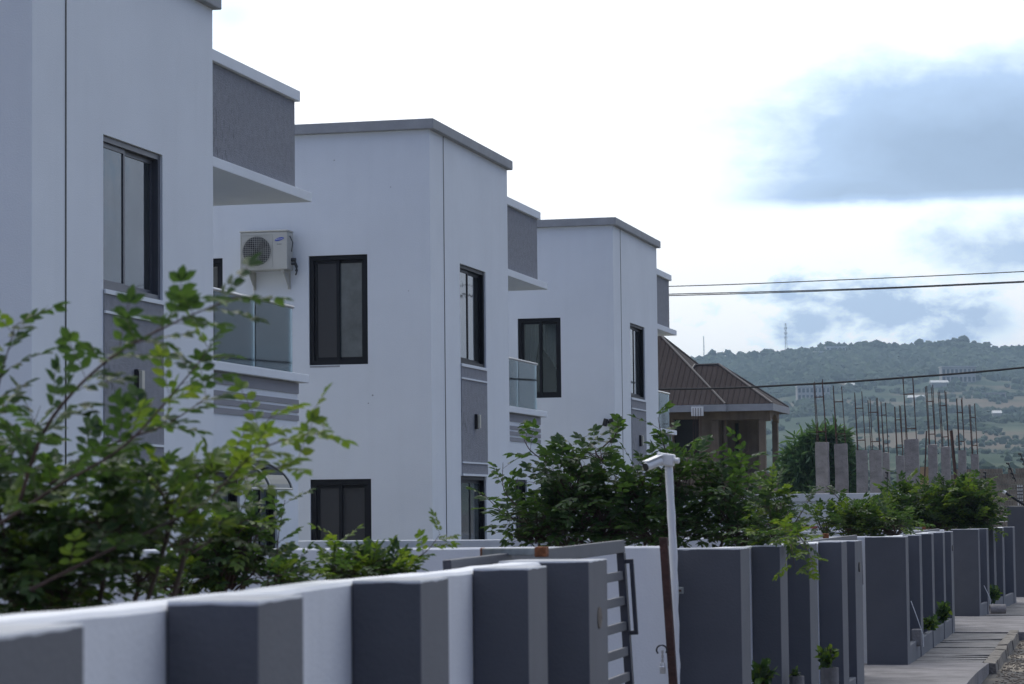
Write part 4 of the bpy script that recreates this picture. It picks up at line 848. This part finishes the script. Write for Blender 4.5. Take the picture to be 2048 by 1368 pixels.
shrub('yellowish_shrub', (at(1545, 1120, D+.6).x-.2, D+.6, gz(D)), 'yellow green shrub whose sprays hang over the second wall', 'shrub',
      [(at(1550, 1010, D), (50*sx, .4, 55*sx), 30), (at(1550, 1060, D), (55*sx, .35, 35*sx), 30)], .055, .16, 5, .07, 51, mats=('leaf', 'leafy'), young=.2,
      extra=[([at(1560, 1050, 19.6), at(1600, 1075, 19.0), at(1628, 1130, 18.8)], .006, .05, .5), ([at(1560, 1060, 19.6), at(1580, 1085, 19), at(1590, 1140, 18.8)], .006, .05, .6), ([at(1580, 1060, 20), at(1600, 1030, 20), at(1618, 1000, 20)], .006, .06, 0)], stemr=.007, group='shrubs behind the front walls')
D = 37.; sx = D/5205
shrub('leafy_shrub', (at(1690, 1100, D).x, D, gz(D)), 'medium green shrub in front of the tall white wall', 'shrub',
      [(at(1710, 1040, D), (60*sx, .8, 38*sx), 90), (at(1650, 1045, D), (30*sx, .5, 30*sx), 26), (at(1772, 1045, D), (60*sx, .8, 32*sx), 70)], .085, .28, 5, .15, 61,
      extra=[([at(1700, 1030, D), at(1680, 1000, D), at(1652, 972, D)], .012, .10, .2), ([at(1640, 1050, D), at(1630, 1020, D), at(1636, 1012, D)], .01, .12, 0)], stemr=.014, young=.2, group='shrubs behind the front walls')
D = 53.; sx = D/5205
shrub('leafy_shrub', (at(1890, 1090, D).x, D, gz(D)), 'broad dense shrub at the right, below the concrete columns', 'shrub',
      [(at(1830, 1005, D), (75*sx, .9, 38*sx), 120), (at(1925, 1000, D), (70*sx, .9, 42*sx), 130), (at(1880, 1035, D), (110*sx, .9, 28*sx), 130), (at(1960, 1040, D), (38*sx, .8, 38*sx), 60), (at(1790, 1035, D), (60*sx, .8, 28*sx), 70)], .12, .38, 5, .2, 67,
      extra=[([at(1830, 990, D), at(1815, 965, D), at(1808, 948, D)], .012, .14, .3), ([at(1930, 980, D), at(1945, 960, D), at(1955, 950, D)], .012, .14, .2)], stemr=.018, young=.22, group='shrubs behind the front walls')
# round tree behind the columns: narrow drooping leaves
def narrow_tree(base, label, crowns, leaf, seed, n):
    r = random.Random(seed); R = empty('round_tree', base, 0, label, 'tree'); lv = Leaves(); tw = MB(base); base = Vector(base)
    t = MB(base); top = Vector(crowns[0][0]); t.tube(bez([base, base.lerp(top, .5)+Vector((.2, 0, 0)), top], 6), [.16-.009*k for k in range(13)], 8)
    for c, rad in crowns: t.tube(bez([base.lerp(top, .45), base.lerp(Vector(c), .75), Vector(c)], 4), [.08-.006*k for k in range(9)], 6)
    t.build('trunk', M['bark'], R, smooth=True)
    for c, rad in crowns:
        for k in range(n):
            u = rv(r); q = Vector(c)+Vector((u.x*rad[0], u.y*rad[1], u.z*rad[2]))*(r.random()**.35*r.choice([1, 1, 1.16]))
            tw.tube([q, q+Vector((u.x*.2, u.y*.2, .12))], .01, 3, False)
            for j in range(11):
                d = (rv(r)+Vector((u.x*.5, u.y*.5, -.25))).normalized(); lv.add(q+rv(r)*.12, d, rv(r), leaf*r.uniform(.8, 1.3), leaf*.16)
    tw.build('branches', M['bark'], R); lv.build('crown', M['leafr'], R)
D = 95.; sx = D/5205; bx = at(1632, 990, D)
narrow_tree((bx.x, D, gz(D)-.1), 'round green tree with fine drooping leaves behind the first concrete columns', [(at(1640, 915, D), (60*sx, .9, 50*sx)), (at(1600, 940, D), (42*sx, .8, 40*sx)), (at(1640, 960, D), (70*sx, .9, 28*sx)), (at(1655, 880, D), (38*sx, .7, 22*sx)), (at(1690, 950, D), (26*sx, .7, 40*sx))], .42, 71, 125)
# small planter plants and pots
def small_plant(x, y, Y, w, h, leaf, n, label, seed, ym=.3):
    r = random.Random(seed); P = at(x, y, Y); R = empty('small_plant', P, 0, label, 'plant', 'small plants along the planter kerb'); lv = [Leaves(), Leaves()]; tw = MB(P)
    for k in range(n):
        tip = P+Vector((r.gauss(0, w*.4), r.gauss(0, w*.4), h*r.uniform(.4, 1))); tw.tube([P, P.lerp(tip, .6)+Vector((0, 0, .02)), tip], .003, 4, False)
        for j in range(7):
            q = P.lerp(tip, .3+.7*j/6); lv[1 if r.random() < ym else 0].add(q, (rv(r)+Vector((0, 0, .35))).normalized(), rv(r), leaf*r.uniform(.8, 1.2), leaf*.55)
    tw.build('stem', M['bark'], R); lv[0].build('foliage', M['leaf'], R); lv[1].build('young_foliage', M['leafy'], R)
small_plant(1656, 1335, 21.3, .10, .16, .07, 12, 'bright green plant growing in the round concrete pot', 81, .5)
small_plant(1524, 1375, 18.9, .14, .18, .09, 13, 'green plant at the bottom edge in the first planter bay of the second wall', 82, .3)
small_plant(1860, 1256, 36.5, .10, .12, .10, 12, 'low yellowish plant in the planter bay right of the concrete block', 83, .6)
small_plant(1886, 1244, 39.2, .10, .3, .11, 14, 'taller green plant in the next planter bay of the third wall', 84, .35)
small_plant(1988, 1200, 52.2, .16, .22, .13, 14, 'small plant behind the concrete cylinder of the farthest wall', 85, .3)
small_plant(1592, 1352, 20.2, .05, .05, .04, 5, 'tiny sprout in the rough concrete pot at the bottom edge', 86, .3)
def pot(x, y, Y, r0, h, label):
    P = at(x, y, Y); P.z -= h; R = empty('concrete_pot', P, 0, label, 'planter pot', 'rough concrete pots by the walls'); b = MB(P); n = 20
    def ring(rad, z, k=0): return [(P.x+math.cos(a)*rad*(1+.03*math.sin(3*a+k)), P.y+math.sin(a)*rad, P.z+z) for a in np.linspace(0, 2*math.pi, n+1)[:-1]]
    rs = [ring(r0*.93, 0), ring(r0*1.0, h*.5, 1), ring(r0, h, 2), ring(r0*.8, h, 2), ring(r0*.78, h-.05, 2)]
    for A_, B_ in zip(rs[:-1], rs[1:]):
        for k in range(n): b.q(A_[k], A_[(k+1) % n], B_[(k+1) % n], B_[k])
    b.build('pot_wall', M['concrete'], R); s = MB(P); s.q(*ring(r0*.8, h-.045)); s.build('soil', M['soil'], R)
pot(1659, 1335, 21.3, .072, .32, 'round rough concrete pot holding the bright green plant'); pot(1594, 1352, 20.2, .055, .3, 'smaller rough concrete pot at the bottom edge beside a pillar')
# concrete block with a leaning stick; concrete cylinder
P = at(1833, 1275, 34.3); R = empty('concrete_block', P, 0, 'rough concrete block lying in the planter with a pale stick leaning over it', 'concrete block'); b = MB(P)
b.obox(P+Vector((0, 0, .0)), (.062, .01, 0), (-.01, .09, 0), (.003, 0, .11)); b.build('block', M['concrete'], R, bevel=.02)
a_, c_ = at(1822, 1202, 34.1), at(1846, 1270, 34.2); O = c_; R = empty('leaning_stick', O, 0, 'thin pale stick leaning across the concrete block', 'stick'); b = MB(O); b.tube([a_, a_.lerp(c_, .5)+Vector((.004, 0, 0)), c_, c_+Vector((.004, 0, -.15))], .0055, 6); b.build('stick', M['whiteplastic'], R)
a_, c_ = at(1968, 1171, 50.5), at(1980, 1196, 50.5); R = empty('leaning_stick', c_, 0, 'thin pale stick leaning in the first bay of the farthest wall', 'stick'); b = MB(c_); b.tube([a_, c_, c_+Vector((.01, 0, -.15))], .007, 6); b.build('stick', M['whiteplastic'], R)
P = at(1995, 1218, 47.5); R = empty('concrete_cylinder', P, 0, 'short grey concrete pipe lying on its side by the farthest wall', 'concrete pipe'); b = MB(P); n = 20; r1, r2, Lh = .085, .06, .14
ax_ = Vector((.96, .28, 0)); u_ = Vector((-.28, .96, 0)); w_ = Vector((0, 0, 1))
def cr_ring(rad, t): return [P+ax_*t+(u_*math.cos(a)+w_*math.sin(a))*rad for a in np.linspace(0, 2*math.pi, n+1)[:-1]]
rs = [cr_ring(r2, -Lh), cr_ring(r1, -Lh), cr_ring(r1, Lh), cr_ring(r2, Lh)]
for A_, B_ in ((rs[0], rs[1]), (rs[1], rs[2]), (rs[2], rs[3]), (rs[3], rs[0])):
    for k in range(n): b.q(A_[k], A_[(k+1) % n], B_[(k+1) % n], B_[k])
b.build('pipe', M['concrete'], R)
# rough stone on the wall behind the left shrubs
P = at(575, 1165, 11.5); R = empty('rough_boulder', Vector((P.x, P.y, gz(11.5))), 0, 'tan rough boulder showing among the shrubs above the curved wall', 'boulder')
import bmesh
def rock(c, s, seed, parent):
    bm = bmesh.new(); bmesh.ops.create_icosphere(bm, subdivisions=3, radius=1)
    for v in bm.verts:
        k = 1+.3*mn.noise(v.co*1.3+Vector((seed, 0, 0)))+.12*mn.noise(v.co*4+Vector((seed, 0, 0))); v.co = Vector((v.co.x*s[0]*k, v.co.y*s[1]*k, v.co.z*s[2]*k))+Vector(c)-Vector(parent.location)
    me = bpy.data.meshes.new('rock'); bm.to_mesh(me); bm.free(); me.materials.append(M['stone']); o = bpy.data.objects.new('rock', me); C.objects.link(o); o.parent = parent
rock((P.x, P.y, (P.z+gz(11.5))/2-.02), (.10, .1, (P.z-gz(11.5))/2+.03), 3, R)
# pinkish red rail and low wall before the tall white wall
P = at(1608, 1055, 41); R = empty('red_railing', P, 0, 'faded red rail on a low pale base seen between the shrubs', 'railing'); b = MB(P)
b.box(P.x-.21, P.x+.21, 40.97, 41.03, P.z-.015, P.z+.02); b.build('rail', M['red'], R); b = MB(P); b.box(P.x-.19, P.x-.15, 40.98, 41.02, gz(41), P.z-.0155); b.box(P.x+.15, P.x+.19, 40.98, 41.02, gz(41), P.z-.0155); b.build('support', M['galv'], R)
# ------------------------------------------------------------ unfinished brown house
def brown_house():
    d = 110.; sc = d/FPX*1.0; O = at(1325, 1010, d); zf = lambda y: (1010-y)*d/FPX/1.0; base = gz(d)-.3
    ang = YAW-math.radians(14); R = empty('brown_house', (O.x, O.y, base), ang, 'unfinished brown house with a dark metal hip roof and an arched corner balcony', 'house')
    # local: u along the front, v away, z from eye level
    OO = Vector((0, 0, base)); Z = lambda y: zf(y)
    k = d/FPX; ze = Z(808); us = lambda x: (x-1325)*k/math.cos(math.radians(14))
    w = MB(OO); U1 = us(1432); w.mi = 0
    holes_wall(w, (0, 0, 0), (1, 0, 0), (0, -1, 0), -8, U1, base, ze-.05, [(us(1349), us(1400), Z(905), Z(833))], .3)
    w.box(-8, U1, .35, 8, base, ze-.05); w.build('wall', M['brownwall'], R)
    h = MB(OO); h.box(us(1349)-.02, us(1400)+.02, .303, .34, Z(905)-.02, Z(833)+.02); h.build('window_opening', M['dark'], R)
    # balcony bay: floor, recessed wall, columns, beam, arch
    U2 = us(1541); dp = 2.4
    f = MB(OO); f.box(U1+.002, U2, -.2, dp, base, Z(945)); f.build('balcony_base', M['brownwall'], R)
    f = MB(OO); holes_wall(f, (0, 1.7, 0), (1, 0, 0), (0, -1, 0), U1+.003, U2-.75, Z(945), ze-.25, [(us(1458), us(1466), Z(918), Z(840)), (us(1505), us(1511), Z(918), Z(842))], .15); f.build('recessed_wall', M['brownwall'], R)
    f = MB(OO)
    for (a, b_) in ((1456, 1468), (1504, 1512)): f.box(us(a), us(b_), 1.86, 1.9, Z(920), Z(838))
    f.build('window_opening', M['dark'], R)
    for x0, x1, v0 in ((1425, 1440, -.2), (1448, 1453, .1), (1519, 1532, -.2)): c = MB(OO); c.box(us(x0), us(x1), v0, v0+.3, Z(945)+.002, Z(836)); c.build('column', M['brownwall'], R, bevel=.03)
    c = MB(OO); c.box(U2-.25, U2-.002, dp-.3, dp, Z(945)+.002, Z(836)); c.build('column', M['brownwall'], R, bevel=.03)
    b = MB(OO); b.box(us(1425), us(1532), -.22, .12, Z(836)+.002, ze-.04); b.build('beam', M['brownwall'], R)
    # arched side beam
    x = us(1532); pts = [(0, -.22), (dp, -.22)]; prof = [(-.2, 0), (-.2, .62), (dp, .62), (dp, 0), (dp-.3, 0)]
    n = 10; arch = [(dp-.3-(dp-.4)*t/n, .02+.32*math.sin(math.pi*t/n)) for t in range(n+1)]
    zb = Z(840); poly = [(x+.0035, v, zb+z) for v, z in [(-.2, 0), (-.2, ze-.04-zb), (dp, ze-.04-zb), (dp, 0)]+arch]
    b = MB(OO); b.extr(poly, (.22, 0, 0)); b.build('arch', M['brownwall'], R)
    b = MB(OO); b.box(us(1420), U2+.02, -.3, -.21, Z(945)-.12, Z(945)+.02); b.build('balcony_ledge', M['brownwall'], R)
    b = MB(OO)
    for z in (905, 912): b.tube([(us(1450), .2, Z(z)), (us(1475), .2, Z(z))], .018, 4)
    for x in (1450, 1458, 1466): b.tube([(us(x), .2, Z(918)), (us(x), .2, Z(895))], .018, 4)
    b.build('railing', M['rust'], R)
    # roofs
    def rib(mname, sx_, dirn):
        m = mat(mname, (.040, .030, .030), .8, .16, .8, spec=.12); N = m.node_tree.nodes; L = m.node_tree.links; bb = N['Principled BSDF']; tc = N.new('ShaderNodeTexCoord')
        wv = N.new('ShaderNodeTexWave'); wv.bands_direction = dirn; wv.inputs['Scale'].default_value = sx_; L.new(tc.outputs['Object'], wv.inputs['Vector']); r = N.new('ShaderNodeValToRGB'); L.new(wv.outputs[1], r.inputs[0]); r.color_ramp.elements[0].position = .80; r.color_ramp.elements[1].position = .97
        bp = N.new('ShaderNodeBump'); bp.inputs['Distance'].default_value = .05; bp.inputs['Strength'].default_value = 1; L.new(r.outputs[0], bp.inputs['Height']); L.new(bp.outputs[0], bb.inputs['Normal']); return m
    mu, mv = rib('ribbed_roof_front', 1.35, 'X'), rib('ribbed_roof_side', 1.35, 'Y')
    def hip(name, u0, u1, v0, v1, z0, zr, ru0, ru1, rv):
        m = MB(OO); a, b_, c, e = (u0, v0, z0), (u1, v0, z0), (u1, v1, z0), (u0, v1, z0); p, q = (ru0, rv, zr), (ru1, rv, zr)
        m.mi = 0; m.q(a, b_, q, p); m.q(c, e, p, q); m.mi = 1; m.q(b_, c, q); m.q(e, a, p); m.mi = 0; m.q(a, e, c, b_); o = m.build(name, [mu, mv], R)
        g = MB(OO)
        for A_, B_ in ((b_, q), (c, q), (p, q), (a, p)): g.tube([Vector(A_)+Vector((0, 0, .02)), Vector(B_)+Vector((0, 0, .03))], .045, 6)
        g.build('ridge_cap', mat('ridge_cap_metal', (.085, .075, .075), .5, .1, 4), o)
        fa = MB(OO); t = .05; zz0, zz1 = z0-.30, z0-.012
        fa.box(u0, u1, v0-t, v0-.002, zz0, zz1); fa.box(u1+.002, u1+t, v0-t, v1+t, zz0, zz1); fa.box(u0, u1, v1+.002, v1+t, zz0, zz1); fa.build('fascia', M['coping'], R); return o
    Ua, Ub = us(1458), us(1549)
    hip('roof', -8.6, Ua, -.75, 8.6, ze+.06, Z(648), -4.5, -.72, 3.6)
    hip('balcony_roof', us(1340), Ub, -.60, 4.3, ze+.063, Z(719), us(1379), us(1427), 1.85)
    g = MB(OO); g.box(us(1392), us(1416), -.86, -.84, Z(828), Z(809)); g.build('poster_board', M['whiteplastic'], R)
    for x_ in (1331, 1336, 1341, 1346, 1396, 1401, 1406, 1411): g = MB(OO); g.tube([(us(x_), -.95, Z(880)), (us(x_)+.01, -.95, Z(803 if x_ < 1390 else 812))], .012, 4); g.build('starter_rebar', M['rust'], R)
    return R
brown_house()
# ------------------------------------------------------------ concrete columns with rebar
cols = [(295, 410, 692, 165, 66), (455, 570, 706, 215, 66.5), (633, 738, 758, 270, 73), (750, 858, 762, 315, 73), (862, 920, 780, 340, 76), (970, 1045, 808, 385, 82), (1040, 1168, 668, 140, 64), (1240, 1320, 708, 210, 84), (1350, 1430, 728, 250, 86), (1493, 1562, 760, 320, 96), (1603, 1670, 790, 365, 98)]
desc = ['leftmost tall concrete column with three rods, standing before the round tree', 'second concrete column from the left, at the right side of the round tree', 'third concrete column from the left, clear of the tree', 'fourth concrete column from the left, close beside a narrower one', 'narrow concrete column tucked right of the fourth one', 'low concrete column just left of the tallest one',
        'tallest and widest concrete column, its rods rising above the cable', 'concrete column right of the tallest, beside a leaning timber', 'concrete column between two leaning props near the right', 'second concrete column from the right end', 'rightmost short concrete column beside the block wall']
for (xl, xr, yt, rt, d), lab in zip(cols, desc):
    X0, X1, Y0_, YR = 1560+xl/4.197, 1560+xr/4.197, 720+yt/4.197, 720+rt/4.197
    A = at(X0, Y0_, d); B = at(X1, Y0_, d); w = (B.x-A.x)*.94; cx_ = (A.x+B.x)/2; zt = A.z; zb = gz(d)-.3; O = Vector((cx_, d, zb)); rr_ = random.Random(int(xl)); tw_ = rr_.uniform(-.03, .03)
    R = empty('concrete_column', O, rr_.uniform(-.1, .1), lab, 'concrete column', 'bare concrete columns of the building site'); L_ = lambda x, y, z: (x, y, z)
    b = MB(); n = 12; H_ = zt-zb; pr = None
    for k in range(n+1):
        z = H_*k/n; e = rr_.uniform(-.008, .008); ring = [(-w/2+e, -w*.3, z), (w/2+e, -w*.3, z), (w/2+e, w*.3, z), (-w/2+e, w*.3, z)]
        if k == n: ring = [(p[0], p[1], z+rr_.uniform(-.02, .02)) for p in ring]
        if pr:
            for j in range(4): b.q(pr[j], pr[(j+1) % 4], ring[(j+1) % 4], ring[j])
        pr = ring
    b.q(*pr); b.build('shaft', M['concrete'], R)
    zr = at(X0, YR, d).z-zb
    rods = [(-w*.36, -w*.16), (w*.02 if w > .35 else -w*.3, w*.18), (w*.36, -w*.16), (w*.34, w*.2)]
    for j, (x, y) in enumerate(rods):
        t = MB(); lean = -.045*rr_.uniform(.6, 1.2)*(zr-H_); t.tube([(x, y, H_-.05), (x+lean*.5, y, (H_+zr)/2), (x+lean, y, zr+rr_.uniform(-.08, .02))], .0115*d/70, 5); t.build('rebar', M['rust'], R)
    t = MB()
    for q in (.17, .72):
        z = H_+(zr-H_)*q; o_ = -.045*(zr-H_)*q
        c4 = [(-w*.37+o_, -w*.17, z), (w*.37+o_, -w*.17, z+.01), (w*.37+o_, w*.21, z), (-w*.37+o_, w*.2, z)]
        for j in range(4): t.tube([c4[j], c4[(j+1) % 4]], .008*d/70, 4, False)
    t.build('rebar_tie', M['rust'], R)
# leaning props
for (xa, ya, xb, yb, r_, lab) in ((1437, 592, 1470, 940, .05, 'dark timber prop leaning between two concrete columns'), (1230, 595, 1218, 890, .025, 'thin dark rod leaning left of the column beside the timber')):
    A = at(1560+xa/4.197, 720+ya/4.197, 84); B = at(1560+xb/4.197, 720+yb/4.197, 84); dd = (A-B).normalized(); B2 = B+dd*((gz(84)-.2-B.z)/dd.z)
    R = empty('timber_prop', B2, 0, lab, 'prop'); b = MB(B2); b.tube([B2, A], r_, 4 if r_ > .03 else 6); b.build('shaft', M['rust'], R)
# raw block wall and plywood panel at the site
A = at(1810, 940, 100); B = at(2120, 944, 100); O = Vector((A.x, 100, gz(100)-.3)); R = empty('block_wall', O, 0, 'raw tan block wall of the building site behind the right shrub', 'wall'); b = MB(O); n = 60
for k in range(n):
    x0 = A.x+(B.x-A.x)*k/n; x1 = A.x+(B.x-A.x)*(k+1)/n-.012
    for j in range(16):
        zt = A.z-j*.2; 
        if j == 0 and mn.noise(Vector((k*.35, 0, 5))) > .08: continue
        if zt-.19 < O.z: break
        b.box(x0+(.04 if j % 2 else 0), x1+(.04 if j % 2 else 0), 100-.004*((k*7+j*3) % 5), 100.2, zt-.19, zt)
bw = b.build('blocks', M['brick'], R)
P = at(1850, 935, 90); R = empty('plywood_panel', Vector((P.x, 90, gz(90)-.2)), 0, 'upright tan plywood panel between the tallest column and its neighbour', 'plywood panel'); b = MB(R.location); b.box(P.x-.17, P.x+.12, 90, 90.05, gz(90)-.2, P.z+.02); b.build('board', mat('plywood', (.30, .21, .12), .8, .15, 3), R)
b = MB(R.location); b.box(P.x-.1, P.x-.04, 90.051, 90.1, gz(90)-.2, P.z-.05); b.build('batten', M['rust'], R)
# electric fence brackets with insulators
def efence(x0, y0, x1, y1, Y, label):
    A, B = at(x0, y0, Y), at(x1, y1, Y); R = empty('electric_fence_post', B, 0, label, 'fence post', 'electric fence posts on the far walls'); b = MB(B); b.tube([A, B], .014, 6); b.build('rod', M['black'], R)
    for t in (0, .28, .55, .8):
        p = A.lerp(B, t); i_ = MB(B); i_.tube([p+Vector((-.05, 0, .01)), p+Vector((-.02, 0, 0))], .022, 8); i_.tube([p+Vector((-.018, 0, 0)), p+Vector((.02, 0, -.01))], .03, 8); i_.build('insulator', M['black'], R)
efence(2017, 927, 2032, 963, 62, 'bent electric fence post with black insulators above the tall wall'); efence(2041, 908, 2056, 945, 62, 'electric fence post with black insulators cut by the right edge')
efence(1971, 945, 1971, 975, 62, 'short straight electric fence post behind the broad right shrub'); efence(1775, 945, 1774, 985, 62, 'short electric fence post in front of the narrow column')
# white tied bundle and dark pole at the right edge
P = at(2040, 985, 61); R = empty('pole_bundle', Vector((P.x, 61, at(2040, 1012, 61).z)), 0, 'white vertical rods tied with black insulators on the tall wall', 'insulator bundle')
for k in (-1, 0, 1): b = MB(R.location); b.tube([P+Vector((k*.045, 0, -.3)), P+Vector((k*.045, 0, .17))], .012, 6); b.build('rod', M['whiteplastic'], R)
for k in range(5): b = MB(R.location); b.box(P.x-.07, P.x+.07, 60.97, 60.985, P.z-.22+k*.08, P.z-.20+k*.08); b.build('insulator_bar', M['black'], R)
A, B = at(2010, 985, 60.5), at(2080, 1030, 60.5); R = empty('dark_strut', B, 0, 'dark diagonal strut at the right edge above the tall wall', 'strut'); b = MB(B); b.tube([A, B], .03, 8); b.build('shaft', M['frame'], R); b = MB(B); b.tube([A+Vector((-.05, 0, .03)), A+Vector((.02, 0, -.01))], .045, 10); b.build('end_cap', M['whiteplastic'], R)
# ------------------------------------------------------------ overhead cables
def cable(pxs, Ya, Yb, r, label, group=None):
    n = len(pxs); ctrl = [at(x, y, Ya+(Yb-Ya)*(x-pxs[0][0])/(pxs[-1][0]-pxs[0][0])) for x, y in pxs]; P = bez(ctrl, 10); O = P[0]
    b = MB(O); b.tube(P, r, 6); tag(b.build('overhead_cable', M['cable'], smooth=True), label, 'cable', group)
cable([(700, 586), (1330, 573), (1700, 559), (2048, 543), (2600, 514), (4200, 430)], 90, 90, .018, 'thin upper overhead cable crossing the cloudy sky', 'overhead cables')
cable([(700, 602), (1330, 588.5), (1700, 578), (2048, 562.5), (2600, 536), (4200, 455)], 88, 88, .018, 'upper strand of the close pair of overhead cables', 'overhead cables')
cable([(700, 605), (1330, 591.5), (1700, 580), (2048, 564.5), (2600, 538), (4200, 455)], 89, 89, .018, 'lower strand of the close pair of overhead cables', 'overhead cables')
cable([(700, 772), (1330, 778), (1600, 769), (1800, 756), (2048, 735), (2600, 675), (4200, 480)], 78, 78, .033, 'thick black overhead cable passing before the brown roof and the hill', 'overhead cables')
# ------------------------------------------------------------ haze
hb = MB(); hb.box(-1500, 3200, -80, 5200, -12, 260)
hm = bpy.data.materials.new('haze'); hm.use_nodes = True; N = hm.node_tree.nodes; N.remove(N['Principled BSDF']); v = N.new('ShaderNodeVolumePrincipled')
v.inputs['Density'].default_value = .00017; v.inputs['Color'].default_value = (.60, .80, 1, 1); v.inputs['Anisotropy'].default_value = .2
hm.node_tree.links.new(v.outputs[0], N['Material Output'].inputs['Volume'])
ho = hb.build('haze', hm); tag(ho, 'pale bluish haze in the air in front of the far hill', 'haze', kind='stuff')
